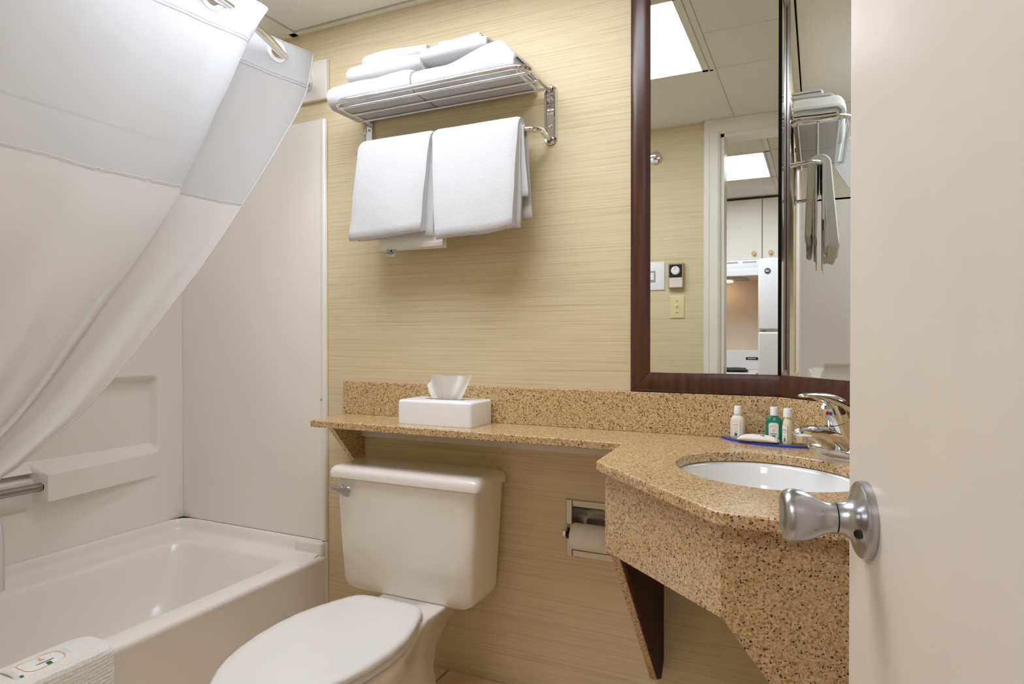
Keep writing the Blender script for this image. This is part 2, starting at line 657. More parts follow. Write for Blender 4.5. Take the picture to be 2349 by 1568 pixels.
# bathroom ceiling light
cl = thing('ceiling_light', ((LX0 + LX1) / 2, (LY0 + LY1) / 2, ZT),
           'bright fluorescent ceiling panel in the bathroom, reflected in the tall mirror', 'light')
bm = BM()
fw = .022
box(bm, LX0 - .01, LX0 + fw, LY0, LY1, ZT - .004, ZT + .02)
box(bm, LX1 - fw, LX1 + .004, LY0, LY1, ZT - .004, ZT + .02)
box(bm, LX0, LX1, LY0, LY0 + .018, ZT - .004, ZT + .02)
box(bm, LX0, LX1, LY1 - .006, LY1, ZT - .004, ZT + .02)
obj('frame', bm, M['tbar'], cl)
bm = BM(); box(bm, LX0 + fw, LX1 - fw, LY0 + .018, LY1 - .006, ZT + .000, ZT + .004)
obj('diffuser', bm, M['diffuser_b'], cl)

# door casing (bathroom side + jamb + kitchen side)
bm = BM()


def casing(bm, yface, sgn):
    for w0, w1, d in ((0, .079, .010), (.004, .072, .015), (.010, .058, .019), (.052, .072, .022)):
        ya, yb_ = sorted((yface, yface + sgn * d))
        box(bm, DO0 - w1, DO0 - w0, ya, yb_, 0, DOZ + w1 if DOZ + w1 < ZT - .002 else ZT - .002)
        box(bm, DO1 + w0, DO1 + w1, ya, yb_, 0, DOZ + w1 if DOZ + w1 < ZT - .002 else ZT - .002)
        z1 = min(DOZ + w1, ZT - .002)
        if z1 > DOZ + w0:
            box(bm, DO0 - w0, DO1 + w0, ya, yb_, DOZ + w0, z1)


casing(bm, YF, 1)
casing(bm, YK, -1)
box(bm, DO0 - .001, DO0 + .016, YK, YF, 0, DOZ)
box(bm, DO1 - .016, DO1 + .001, YK, YF, 0, DOZ)
box(bm, DO0, DO1, YK, YF, DOZ - .016, DOZ + .001)
struct(obj('trim_1', bm, M['trim_paint']))
bm = BM()
for zz in (.84,):
    box(bm, DO0 + .0155, DO0 + .0185, YF - .045, YF - .015, zz, zz + .06)
obj('strike_plate', bm, M['brushed'], bpy.data.objects['trim_1'])

# ------------------------------------------------------------------ door (open, seen at the right)
TH = radians(12.0)
dv = Vector((-sin(TH), cos(TH), 0))        # hinge -> free edge
dn = Vector((-cos(TH), -sin(TH), 0))       # visible face normal (towards the tub)
ros = Vector((.0445, .722, .866))          # rosette centre on the face
edge = ros + dv * .0668
hinge = edge - dv * .595
door = thing('door_1', (hinge.x, hinge.y, 0), kind='structure')
bm = BM()
e0 = Vector((edge.x, edge.y, .01)); h0 = Vector((hinge.x, hinge.y, .01))
back = -dn * .035
prism(bm, [e0, h0, h0 + back, e0 + back], (0, 0, 2.01))
slab = obj('slab', bm, M['door_paint'], door, bevel=.002)
bm = BM()
prism(bm, [edge + dv * .0012 - dn * .008 + Vector((0, 0, -.028)), edge + dv * .0012 - dn * .027 + Vector((0, 0, -.028)),
           edge - dn * .027 + Vector((0, 0, -.028)), edge - dn * .008 + Vector((0, 0, -.028))], (0, 0, .056))
obj('latch_plate', bm, M['brushed'], door)
for zz in (.2, 1.0, 1.8):
    bm = BM(); tube(bm, [hinge + Vector((0, 0, zz)) + dn * .004, hinge + Vector((0, 0, zz + .09)) + dn * .004], .006, 10)
    obj('hinge', bm, M['brushed'], door, smooth=40)
bm = BM()
lathe(bm, [(0, .0375), (.004, .0378), (.008, .0368), (.010, .0345), (.0125, .026), (.0165, .0195), (.022, .0160), (.0285, .0150)], ros, dn, 48)
rosette = obj('rosette', bm, M['brushed'], door, smooth=30)
bm = BM()
lathe(bm, [(.0285, .0132), (.0300, .0135)], ros, dn, 40)
obj('collar_gap', bm, M['dark_gap'], rosette, smooth=30)
bm = BM()
lathe(bm, [(.0298, .0152), (.034, .0148), (.038, .0152), (.044, .0178), (.052, .0222), (.060, .0254), (.068, .0266), (.0735, .0262),
           (.0765, .0248), (.078, .0228), (.0772, .0205), (.0755, .017), (.0745, .010), (.0742, .0004)], ros, dn, 48)
knob = obj('door_knob', bm, M['brushed'], door, smooth=40)
bm = BM()
sp_ = ros + dn * .0135 + Vector((0, 0, -.0085)) - dv * .022
lathe(bm, [(0, .0045), (.0022, .0045), (.0024, .0033), (.0008, .003)], sp_, (dn * .8 + -dv * .55).normalized(), 16)
obj('screw_hole', bm, M['dark_gap'], rosette, smooth=40)
# knob on the other side of the door
bm = BM()
lathe(bm, [(.035, .037), (.043, .0345), (.05, .0195), (.063, .0150), (.069, .0152), (.085, .0222), (.10, .0266), (.11, .024), (.11, .0004)], ros, -dn, 32)
obj('outer_knob', bm, M['brushed'], door, smooth=40)

# ------------------------------------------------------------------ mirrors
MZ0, MZ1 = .898, 2.07
FW = .054
mL = -.465
XM = XC - .009      # end of the back mirror glass
wm = thing('wall_mirror', (mL, YB, MZ0), 'tall dark brown framed mirror on the back wall above the stone backsplash', 'mirror')
# profile (distance from outer edge, depth from wall)
PROF = [(0, 0), (0, .012), (.004, .0155), (.022, .0185), (.046, .0125), (.054, .011), (.054, 0)]


def frame_side(name, a, b, inward, nrm, parent, mitre_a=0, mitre_b=0):
    """a->b outer edge line; inward = unit direction to the glass; nrm = out of the wall."""
    a = Vector(a); b = Vector(b); t = (b - a).normalized(); inward = Vector(inward); nrm = Vector(nrm)
    r0 = [a + inward * d + nrm * h + t * (d * mitre_a) for d, h in PROF]
    r1 = [b + inward * d + nrm * h - t * (d * mitre_b) for d, h in PROF]
    bm = BM(); loft(bm, [r0, r1])
    return obj(name, bm, M['frame'], parent, bevel=.0012, bseg=2)


ny = (0, -1, 0)
frame_side('frame_stile', (mL, YB, MZ0), (mL, YB, MZ1), (1, 0, 0), ny, wm, 1, 1)
frame_side('frame_rail', (mL, YB, MZ0), (XC, YB, MZ0), (0, 0, 1), ny, wm, 1, -.0)
frame_side('frame_rail', (mL, YB, MZ1), (XC, YB, MZ1), (0, 0, -1), ny, wm, 1, -.0)
bm = BM(); box(bm, mL + .02, XM, YB - .0095, YB - .004, MZ0 + .02, MZ1 - .02)
obj('glass', bm, M['mirror'], wm)
bm = BM(); box(bm, XM, XC - .0005, YB - .0125, YB - .003, MZ0 + FW - .002, MZ1 - .03)
obj('edge_strip', bm, M['frame_edge'], wm)

du = Vector((S2, -S2, 0)); dnn = Vector((-S2, -S2, 0))
cA = Vector((XC, YB, MZ0)); LD = .56
dm = thing('wall_mirror', (XC + .1, YB - .1, MZ0), 'mirror panel on the angled wall beside the basin, reflecting the towel rack', 'mirror')
frame_side('frame_rail', cA + du * .0, cA + du * LD, (0, 0, 1), dnn, dm, .0, 1)
frame_side('frame_rail', cA + du * .0 + Vector((0, 0, MZ1 - MZ0)), cA + du * LD + Vector((0, 0, MZ1 - MZ0)), (0, 0, -1), dnn, dm, 0, 1)
frame_side('frame_stile', cA + du * LD, cA + du * LD + Vector((0, 0, MZ1 - MZ0)), -du, dnn, dm, 1, 1)


def dprism(bm, s0, s1, d0, d1, z0, z1):
    """box on the diagonal wall: s along the wall from the corner, d out of the wall."""
    o_ = Vector((XC, YB, 0))
    p = [o_ + du * s + dnn * d for s, d in ((s0, d0), (s1, d0), (s1, d1), (s0, d1))]
    prism(bm, [(q.x, q.y, z0) for q in p], (0, 0, z1 - z0))


bm = BM(); dprism(bm, .0035, LD - .02, .004, .0095, MZ0 + .02, MZ1 - .02)
obj('glass', bm, M['mirror'], dm)
bm = BM(); dprism(bm, .0005, .0035, .003, .0105, MZ0 + FW - .002, MZ1 - .03)
obj('edge_strip', bm, M['strip'], dm)  # thin strip coloured like the reflected frame stile

# ------------------------------------------------------------------ stone vanity counter
van = thing('vanity_counter', (-.3, YB, ZCNT), 'speckled tan stone vanity counter with long shelf over the toilet', 'counter')
SX, SY = -.088, 1.352
SA, SB = .192, .166


def ell(a, b, z, n=56):
    return [(SX + (a * cos(t)) * S2 + (b * sin(t)) * S2, SY - (a * cos(t)) * S2 + (b * sin(t)) * S2, z)
            for t in (2 * pi * i / n for i in range(n))]


outer = [(-1.455, YB - .001), (-1.427, 1.543), (-.428, 1.533), (-.4165, 1.286), (-.1385, .991), (-.118, .985), (XR - .001, .975),
         (XR - .001, YB - dl + .0), (XC, YB - .001)]
TK = .021
bm = BM()
ov = [bm.verts.new((x, y, ZCNT)) for x, y in outer]
oe = [bm.edges.new((ov[i], ov[(i + 1) % len(ov)])) for i in range(len(ov))]
iv = [bm.verts.new(p) for p in ell(SA, SB, ZCNT)]
ie = [bm.edges.new((iv[i], iv[(i + 1) % len(iv)])) for i in range(len(iv))]
bmesh.ops.triangle_fill(bm, use_beauty=True, use_dissolve=False, edges=oe + ie)
ex = bmesh.ops.extrude_face_region(bm, geom=list(bm.faces))
bmesh.ops.translate(bm, verts=[g for g in ex['geom'] if isinstance(g, bmesh.types.BMVert)], vec=(0, 0, -TK))
obj('countertop', bm, M['granite'], van, bevel=.0025, bseg=2)
bm = BM(); box(bm, -1.455, XC + .004, YB - .018, YB - .0005, ZCNT, .8975)
obj('backsplash', bm, M['granite'], van, bevel=.0015)
bm = BM(); dprism(bm, .003, dl * sqrt(2) - .001, .0005, .018, ZCNT, .8975)
obj('backsplash', bm, M['granite'], van, bevel=.0015)
# angled front panel
zt = ZCNT - TK
qa = Vector((-.4015, 1.300, 0)); qb = Vector((-.134, 1.0335, 0))
inn = Vector((S2, S2, 0)) * .018
bm = BM()
prism(bm, [(qa.x, qa.y, zt), (qb.x, qb.y, zt), (qb.x, qb.y, .613), (qa.x, qa.y, .600)], inn)
obj('front_panel', bm, M['granite'], van, bevel=.001)
# right front panel with slanted lower edge
bm = BM()
yy = 1.0325
prism(bm, [(-.1335, yy, zt), (XR - .001, yy, zt), (XR - .001, yy, .12), (.262, yy, .12), (-.1335, yy, .615)], (0, .018, 0))
obj('front_panel', bm, M['granite'], van, bevel=.001)
# left bracket of the basin: stone edge + dark brown board
bm = BM()
prism(bm, [(-.3985, 1.318, zt), (-.3985, YB - .002, zt), (-.3985, YB - .002, .170), (-.3985, 1.715, .135), (-.3985, 1.690, .146), (-.3985, 1.318, .597)], (.018, 0, 0))
obj('bracket', bm, M['granite'], van, bevel=.001)
bm = BM()
prism(bm, [(-.3800, 1.330, zt), (-.3800, YB - .002, zt), (-.3800, YB - .002, .172), (-.3800, 1.718, .137), (-.3800, 1.697, .146), (-.3800, 1.330, .595)], (.005, 0, 0))
tag(obj('bracket_board', bm, M['bracket_brown'], van), 'dark brown inner face of the basin bracket')
# bracket under the shelf end
bm = BM()
prism(bm, [(-1.398, 1.585, zt), (-1.398, YB - .002, zt), (-1.398, YB - .002, .60), (-1.398, 1.735, .60)], (.02, 0, 0))
obj('bracket', bm, M['granite'], van, bevel=.001)
# white ledger strip under the shelf, on the wall
bm = BM(); box(bm, -1.378, -.40, YB - .018, YB - .0005, .716, zt)
tag(obj('ledger_strip', bm, M['white_paint_board'], van, bevel=.001), 'white wooden strip under the shelf')

# sink bowl
sink = thing('sink', (SX, SY, ZCNT - TK), 'white oval undermount basin set in the stone counter', 'sink')
bm = BM()
rings = []
for k, (f, z) in enumerate(((1.10, ZCNT - TK - .002), (1.01, ZCNT - TK - .002), (.985, ZCNT - TK - .010), (.95, .73), (.88, .695), (.75, .665), (.55, .648), (.30, .640), (.12, .637))):
    rings.append(ell(SA * f, SB * f, z))
for f, z in ((.12, .630), (.3, .631), (.56, .639), (.77, .656), (.90, .688), (.97, .73), (1.005, ZCNT - TK - .012), (1.10, ZCNT - TK - .008)):
    rings.append(ell(SA * f, SB * f, z))
rings.append(rings[0])
loft(bm, rings, False, False)
bmesh.ops.remove_doubles(bm, verts=bm.verts, dist=1e-6)
obj('bowl', bm, M['sink_china'], sink, smooth=70)
bm = BM(); lathe(bm, [(0, .022), (.003, .022), (.0035, .015), (.001, .013), (.001, .0005)], (SX, SY, .6375), (0, 0, 1), 24)
obj('drain', bm, M['chrome'], sink, smooth=40)

# ------------------------------------------------------------------ faucet
FC = Vector((.040, 1.530, ZCNT))
fs = Vector((-S2, -S2, 0))       # spout direction
fa = Vector((S2, -S2, 0))        # base long axis
UZ = Vector((0, 0, 1))
fau = thing('faucet', FC, 'chrome single lever basin faucet on the stone counter', 'faucet')
bm = BM()
ringsf = []
for sc_, z in ((1.0, 0), (1.0, .012), (.97, .018), (.86, .024), (.6, .028)):
    r = []
    for i in range(40):
        a = 2 * pi * i / 40
        ca, sa_ = cos(a), sin(a)
        L = .078 * (abs(ca) ** .6) * (1 if ca > 0 else -1)
        Wd = (.026 * sc_) * (abs(sa_) ** .75) * (1 if sa_ > 0 else -1)
        r.append(FC + fa * (L * (.9 + .1 * sc_)) + fs * Wd + UZ * z)
    ringsf.append(r)
loft(bm, ringsf)
obj('base', bm, M['chrome'], fau, smooth=50)
# body: leans back a little, ends in the handle pivot
bm = BM()
bp = [FC + UZ * .004 - fs * .026, FC + UZ * .03 - fs * .014, FC + UZ * .055 - fs * .002, FC + UZ * .074 + fs * .006, FC + UZ * .079 + fs * .008]
tube(bm, bp, [.034, .030, .0265, .0255, .025], 32)
obj('body', bm, M['chrome'], fau, smooth=60)
# spout
bm = BM()
rg = []
for s, zb_, zt_, w in ((-.030, .002, .050, .024), (-.010, .003, .060, .027), (.015, .010, .066, .026), (.040, .026, .071, .0235), (.065, .040, .0735, .021), (.085, .0475, .0735, .0195), (.102, .0510, .0715, .0170), (.113, .0535, .0675, .0120), (.118, .0565, .0625, .0045)):
    c_ = FC + fs * s + UZ * ((zb_ + zt_) / 2)
    h = (zt_ - zb_) / 2
    rg.append([c_ + fa * (w * cos(2 * pi * i / 28)) + UZ * (h * sin(2 * pi * i / 28)) for i in range(28)])
loft(bm, rg)
spout = obj('spout', bm, M['chrome'], fau, smooth=60)
bm = BM(); lathe(bm, [(0, .0122), (.020, .0122), (.0205, .0105), (.018, .009)], FC + fs * .098 + UZ * .060, (0, 0, -1), 24)
obj('aerator', bm, M['chrome'], spout, smooth=40)
# lever handle
bm = BM()
rg = []
for s, z, w, h in ((-.0185, .088, .014, .004), (-.020, .098, .0215, .011), (-.012, .107, .0235, .0175), (.002, .1145, .0230, .0185), (.022, .1225, .0205, .0155), (.045, .1300, .0165, .0105), (.070, .1360, .0132, .0052), (.092, .1370, .0118, .0044), (.102, .1360, .009, .003), (.104, .1355, .004, .0015)):
    c_ = FC + fs * s + UZ * z
    rg.append([c_ + fa * (w * cos(2 * pi * i / 24)) + UZ * (h * sin(2 * pi * i / 24)) for i in range(24)])
loft(bm, rg)
lever = obj('lever', bm, M['chrome'], fau, smooth=60)
bm = BM()
tube(bm, [FC + UZ * .080 + fs * .008, FC + UZ * .097 + fs * .014, FC + UZ * .114 + fs * .022], [.0258, .0248, .0190], 32)
hb = obj('lever_hub', bm, M['chrome'], fau, smooth=60)
dn_ = (fs * .93 + fa * .37).normalized(); dt_ = UZ.cross(dn_).normalized()
for mm, da in ((M['red'], -.0032), (M['blue'], .0032)):
    bm = BM(); lathe(bm, [(0, .0040), (.0014, .0034)], FC + UZ * .098 + fs * .014 + dn_ * .0240 + dt_ * da, dn_, 14)
    obj('temperature_dot', bm, mm, hb, smooth=40)

# ------------------------------------------------------------------ tray with toiletries
trc = Vector((-.120, 1.685, ZCNT))
tr = thing('amenity_tray', trc, 'half-round blue-edged acrylic tray on the counter by the faucet', 'tray')
bm = BM()
tp = []
ta = Vector((-.2245, 1.722, 0)); tb = Vector((-.018, 1.640, 0))
chord = (tb - ta)
cn = Vector((chord.y, -chord.x, 0)).normalized()
if cn.y > 0: cn = -cn
npt = 28
for i in range(npt + 1):
    f = i / npt
    p = ta + chord * f + cn * (.042 * sin(pi * f) ** .8)
    tp.append((p.x, p.y, ZCNT + .0005))
for i in range(1, npt):
    f = 1 - i / npt
    p = ta + chord * f - cn * (.028 * sin(pi * f) ** .7)
    tp.append((p.x, min(p.y, YB - .022), ZCNT + .0005))
n_ = len(tp)
r0 = [bm.verts.new(p) for p in tp]
r1 = [bm.verts.new((p[0], p[1], p[2] + .0045)) for p in tp]
for i in range(n_): bm.faces.new((r0[i], r0[(i + 1) % n_], r1[(i + 1) % n_], r1[i]))
f0 = bm.faces.new(r0[::-1]); f1 = bm.faces.new(r1)
f1.material_index = 1; f0.material_index = 1
obj('tray_plate', bm, None, tr, mats=[M['tray'], M['tray_top']])
ZTR = ZCNT + .005


def label_plate(name, c, u, v, w, h, parent, mat, arch=True, outline=None, bulge=None):
    """thin rounded label in plane (u,v) centred at c; n = u x v points out"""
    n = u.cross(v)
    pts = []
    for x, y, z in rrect(0, 0, w / 2, h / 2, w * .25, 0, 4):
        pts.append(c + u * x + v * y)
    bm = BM(); prism(bm, pts, n * .0003)
    return obj(name, bm, mat, parent)


def ring_outline(c, u, v, w, h, th, parent, mat, r=None, wrapf=None):
    n = u.cross(v)
    a = rrect(0, 0, w / 2, h / 2, r or w * .25, 0, 5); b = rrect(0, 0, w / 2 - th, h / 2 - th, (r or w * .25) - th * .5, 0, 5)
    bm = BM()
    P = (lambda x, y: c + u * x + v * y) if wrapf is None else wrapf
    A = [bm.verts.new(P(p[0], p[1]) + n * .0005) for p in a]
    B = [bm.verts.new(P(p[0], p[1]) + n * .0005) for p in b]
    k = len(A)
    for i in range(k): bm.faces.new((A[i], A[(i + 1) % k], B[(i + 1) % k], B[i]))
    return obj('label_outline', bm, mat, parent)


def quad_mark(name, c, u, v, w, h, parent, mat, off=.0006):
    n = u.cross(v)
    bm = BM()
    vs_ = [bm.verts.new(c + u * (sx * w / 2) + v * (sy * h / 2) + n * off) for sx, sy in ((-1, -1), (1, -1), (1, 1), (-1, 1))]
    bm.faces.new(vs_)
    return obj(name, bm, mat, parent)


def bottle(pos, w, d, hbody, hneck, capr, caph, mat, label, facing, oval=True, text=None, lab=True):
    p = Vector(pos)
    t = thing('toiletry_bottle', p, label, 'bottle', 'toiletries on the tray')
    n = Vector(facing).normalized(); u = UZ.cross(n).normalized()
    bm = BM()
    rg = []
    prof = [(0, .86), (.002, .96), (.006, 1.0), (hbody * .72, 1.0), (hbody * .82, .95), (hbody * .92, .78), (hbody * .98, .5), (hbody + .0005, capr * .8 / w)]
    for z, f in prof:
        r = []
        for i in range(32):
            a = 2 * pi * i / 32
            ex_ = .62 if oval else 1.0
            cx = (abs(cos(a)) ** ex_) * (1 if cos(a) > 0 else -1)
            cy = (abs(sin(a)) ** ex_) * (1 if sin(a) > 0 else -1)
            r.append(p + u * (w * f * cx) + n * (max(d * min(f * 1.0, 1), capr * .8 if f < .9 else 0) * cy) + UZ * z)
        rg.append(r)
    rg.append([q + UZ * hneck for q in rg[-1]])
    loft(bm, rg)
    body = obj('body', bm, mat, t, smooth=50)
    bm = BM()
    z0 = hbody + hneck * .35
    lathe(bm, [(z0, capr), (z0 + caph * .92, capr * .97), (z0 + caph, capr * .86)], p, UZ, 28)
    obj('cap', bm, M['cap'], t, smooth=40)
    if lab:
        fw_ = 1.02
        lc = p + n * (d * 1.0 + .0004) + UZ * (hbody * .42)
        lw, lh = w * 1.2, hbody * .66
        lp = label_plate('label', lc, u, UZ, lw, lh, t, M['label'])
        ring_outline(lc, u, UZ, lw * .96, lh * .96, .0006, lp, M['ink_orange'])
        quad_mark('leaf_square', lc - UZ * (lh * .36), u, UZ, lw * .32, lh * .2, lp, M['ink_green'])
        quad_mark('leaf_stroke', lc - UZ * (lh * .33), (u + UZ).normalized(), (UZ - u).normalized(), lw * .26, lh * .03, lp, M['ink_lime'], .0009)
        bm = BM()
        for k in range(5):
            a = pi / 2 + 2 * pi * k / 5
            c0 = lc + n * .0007 + UZ * (lh * .06)
            a0 = c0 + u * (.0012 * cos(a)) + UZ * (.0012 * sin(a))
            a1 = c0 + u * (lw * .22 * cos(a + .5)) + UZ * (lw * .22 * sin(a + .5))
            tube(bm, [a0, a1], .0004, 5)
        obj('sunburst', bm, M['ink_orange'], lp)
        bm = BM()
        for k in range(9):
            a = pi * (.25 + .5 * k / 8)
            c0 = lc + n * .0006 + UZ * (lh * .06)
            q = c0 + u * (lw * .42 * cos(a)) + UZ * (lw * .42 * sin(a))
            tb_ = u * -sin(a) + UZ * cos(a)
            vv_ = [bm.verts.new(q + tb_ * sx * .0005 + n.cross(tb_) * sy * .0007) for sx, sy in ((-1, -1), (1, -1), (1, 1), (-1, 1))]
            bm.faces.new(vv_)
        obj('arched_lettering', bm, M['ink_blue'], lp)
        if text:
            bm = text_bm(text, .0032, lc + n * .0006 - UZ * (lh * .17), u, UZ, .00008)
            obj('lettering', bm, M['ink_blue'], lp)
        else:
            quad_mark('lettering', lc - UZ * (lh * .15), u, UZ, lw * .5, lh * .022, lp, M['ink_blue'])
    return t


toC = Vector((-.05, -1, 0))
bottle((-.1815, 1.704, ZTR), .0170, .0125, .0580, .006, .0092, .0200, M['lotion'], 'white lotion bottle at the left end of the blue tray', (-.25, -1, 0))
bottle((-.0965, 1.695, ZTR), .0192, .0115, .0600, .006, .0095, .0200, M['green_gel'], 'green shampoo bottle in the middle of the blue tray', toC, text='SHAMPOO')
bottle((-.0645, 1.656, ZTR), .0112, .0112, .0620, .006, .0102, .0200, M['pale_gel'], 'slim pale yellow bottle nearest the faucet on the blue tray', (-.6, -1, 0), oval=False)
# wrapped soap
sp = thing('wrapped_soap', (-.128, 1.668, ZTR), 'white paper-wrapped soap bar lying on the blue tray', 'soap', )
bm = BM()
c_ = Vector((-.130, 1.660, ZTR + .0085))
su = Vector((.985, -.17, 0)).normalized(); sv = Vector((.17, .985, 0))
NR = 24
rg = []
for i in range(NR + 1):
    f = -1 + 2 * i / NR
    e = max(0.0, 1 - abs(f) ** 3.2)
    hw = .016 + .006 * e ** .5
    hh = .0012 + .0078 * e ** .6
    dz = -.004 * (abs(f) ** 4)
    rg.append([c_ + su * (f * .047) + sv * (hw * cos(a)) + UZ * (dz + hh * sin(a) + .0008 * noise.noise(Vector((f * 5, cos(a) * 3, sin(a) * 3)))) for a in (2 * pi * k / 20 for k in range(20))])
loft(bm, rg)
so = obj('wrapper', bm, M['paper'], sp, smooth=60)
quad_mark('leaf_square', c_ + su * .012 - sv * .010 + UZ * .0068, su, (sv * .9 + UZ * .4).normalized(), .010, .006, so, M['ink_green'], .0012)
quad_mark('label_line', c_ + su * -.012 - sv * .006 + UZ * .0084, (su + sv * .8).normalized(), (sv - su * .4 + UZ * .2).normalized(), .0008, .014, so, M['ink_orange'], .0012)

# ------------------------------------------------------------------ tissue box
tbx = thing('tissue_box', (-1.01, 1.665, ZCNT), 'white tissue box cover on the stone shelf above the toilet', 'tissue box')
bm = BM()
cx, cy, hx, hy = -1.0105, 1.662, .1255, .066
loft(bm, [rrect(cx, cy, hx, hy, .010, ZCNT + .0005), rrect(cx, cy, hx, hy, .010, ZCNT + .064), rrect(cx, cy, hx - .001, hy - .001, .009, ZCNT + .068), rrect(cx, cy, hx - .005, hy - .005, .006, ZCNT + .0715)], True, True)
obj('cover', bm, M['plastic_white'], tbx, smooth=50)
bm = BM()
slot = [(cx + .070 * cos(t), cy + .018 * sin(t), ZCNT + .0718) for t in (2 * pi * i / 28 for i in range(28))]
prism(bm, slot, (0, 0, .0004))
obj('slot', bm, M['cab_gap'], tbx)
bm = BM()
rows = []
NX = 36
for j in range(15):
    v_ = j / 14
    row = []
    for i in range(NX + 1):
        s = i / NX
        spread = .040 + .050 * v_ ** .8
        x = cx + .004 + (s - .5) * 2 * spread + .010 * v_
        y = cy + .020 * sin(s * 9 + v_ * 1.5) * (.3 + .7 * v_) + .010 * sin(s * 23) * v_
        top = .086 - .020 * abs(s - .62) * 2 + .010 * sin(s * 7.5) - (.016 if s < .12 else 0) * (1 - s / .12 if s < .12 else 0)
        z = ZCNT + .066 + v_ * max(.02, top)
        row.append(bm.verts.new((x, y, z)))
    rows.append(row)
for a, b in zip(rows, rows[1:]):
    for i in range(NX): bm.faces.new((a[i], a[i + 1], b[i + 1], b[i]))
obj('tissue', bm, M['tissue'], tbx, smooth=60)

# ------------------------------------------------------------------ toilet-paper holder and roll
HX0, HX1, HZ0, HZ1 = -.655, -.492, .418, .580
tph = thing('toilet_paper_holder', ((HX0 + HX1) / 2, YB, HZ0), 'recessed chrome toilet paper holder in the wall beside the vanity', 'paper holder')
bm = BM()
b_ = .019
yo = YB - .006
box(bm, HX0, HX0 + b_ - .001, yo, YB - .0005, HZ0, HZ1)
box(bm, HX1 - b_, HX1, yo, YB - .0005, HZ0, HZ1)
box(bm, HX0 + b_, HX1 - b_, yo, YB - .0005, HZ0, HZ0 + b_)
box(bm, HX0 + b_, HX1 - b_, yo, YB - .0005, HZ1 - b_, HZ1)
obj('frame', bm, M['steel'], tph, bevel=.002)
# recessed chrome dish
bm = BM()
dish = [(0, RZ1), (.012, RZ1 - .004), (.030, RZ1 - .016), (.044, RZ1 - .036), (.050, (RZ0 + RZ1) / 2), (.044, RZ0 + .036), (.030, RZ0 + .016), (.012, RZ0 + .004), (0, RZ0)]
loft(bm, [[(RX0 + .0005, YB + d, z) for d, z in dish], [(RX1 - .0005, YB + d, z) for d, z in dish]], True, True, closed=False)
obj('recess_dish', bm, M['steel'], tph, smooth=50)
for sx, xx in ((-1, HX0 + .006), (1, HX1 - .006)):
    bm = BM()
    prism(bm, [(xx - .005, yo, .512), (xx - .005, yo - .032, .498), (xx - .005, yo - .036, .486), (xx - .005, yo - .030, .478), (xx - .005, yo, .472)], (.010, 0, 0))
    obj('roller_arm', bm, M['chrome'], tph, bevel=.002)
bm = BM(); tube(bm, [(HX0 + .010, yo - .018, .484), (HX1 - .010, yo - .018, .484)], .010, 20)
obj('roller', bm, M['black_metal'], tph, smooth=40)
roll = thing('toilet_roll', (-.5735, yo - .022, .470), 'white toilet paper roll in the recessed wall holder', 'toilet roll')
bm = BM()
R0, rc = .0365, (yo - .022 + .004, .484)
rg = []
for x, r in ((-.627, .012), (-.627, R0 - .002), (-.625, R0), (-.522, R0), (-.520, R0 - .002), (-.520, .012)):
    rg.append([(x, rc[0] + r * cos(a), rc[1] + r * sin(a)) for a in (2 * pi * k / 40 for k in range(40))])
loft(bm, rg, False, False)
obj('paper', bm, M['paper'], roll, smooth=50)

# ------------------------------------------------------------------ toilet
TX = -1.085
toi = thing('toilet', (-1.07, 1.40, 0), 'white two-piece toilet with closed lid below the stone shelf', 'toilet')


def tank_ring(z, hx, y0, y1, ch=.045, chy=.020, r=.012):
    # plan outline: front corners chamfered
    cxx = TX - .012
    p = [(cxx - hx, y1), (cxx - hx, y0 + chy), (cxx - hx + .006, y0 + chy * .45), (cxx - hx + ch * .45, y0 + .004), (cxx - hx + ch, y0), (cxx + hx - ch, y0), (cxx + hx - ch * .45, y0 + .004), (cxx + hx - .006, y0 + chy * .45), (cxx + hx, y0 + chy), (cxx + hx, y1)]
    out = []
    for i in range(len(p)):
        out.append((p[i][0], p[i][1], z))
    return out


bm = BM()
loft(bm, [tank_ring(.272, .185, 1.592, 1.715), tank_ring(.276, .205, 1.578, 1.722), tank_ring(.288, .220, 1.568, 1.726), tank_ring(.31, .227, 1.564, 1.728), tank_ring(.45, .236, 1.560, 1.730), tank_ring(.618, .246, 1.557, 1.732)])
obj('tank', bm, M['china'], toi, bevel=.006, bseg=3)
bm = BM()
lx, lhx = TX - .013, .262
loft(bm, [rrect(lx, 1.640, lhx - .012, .084, .018, .6165), rrect(lx, 1.6395, lhx, .0935, .02, .620), rrect(lx, 1.6395, lhx + .001, .0945, .022, .636), rrect(lx, 1.640, lhx - .003, .0905, .022, .646), rrect(lx, 1.641, lhx - .010, .083, .02, .6525), rrect(lx, 1.642, lhx - .024, .070, .02, .655)])
obj('tank_lid', bm, M['china'], toi, smooth=60)
# flush lever
bm = BM()
hz = .585
rg = []
for x, y, w, h in ((-1.3465, 1.545, .003, .0030), (-1.338, 1.541, .005, .0060), (-1.325, 1.538, .0055, .0085), (-1.312, 1.536, .0045, .0075), (-1.300, 1.535, .0045, .0125), (-1.283, 1.536, .0045, .0155), (-1.272, 1.537, .0040, .0150), (-1.267, 1.538, .002, .011)):
    rg.append([(x, y + w * cos(a), hz + .002 * (x + 1.31) / .03 * -1 + h * sin(a)) for a in (2 * pi * k / 16 for k in range(16))])
loft(bm, rg)
fl = obj('flush_lever', bm, M['brushed'], toi, smooth=50)
bm = BM(); lathe(bm, [(0, .012), (.010, .012), (.014, .009)], (-1.312, 1.562, hz), (0, -1, 0), 20)
obj('lever_pivot', bm, M['chrome'], fl, smooth=40)

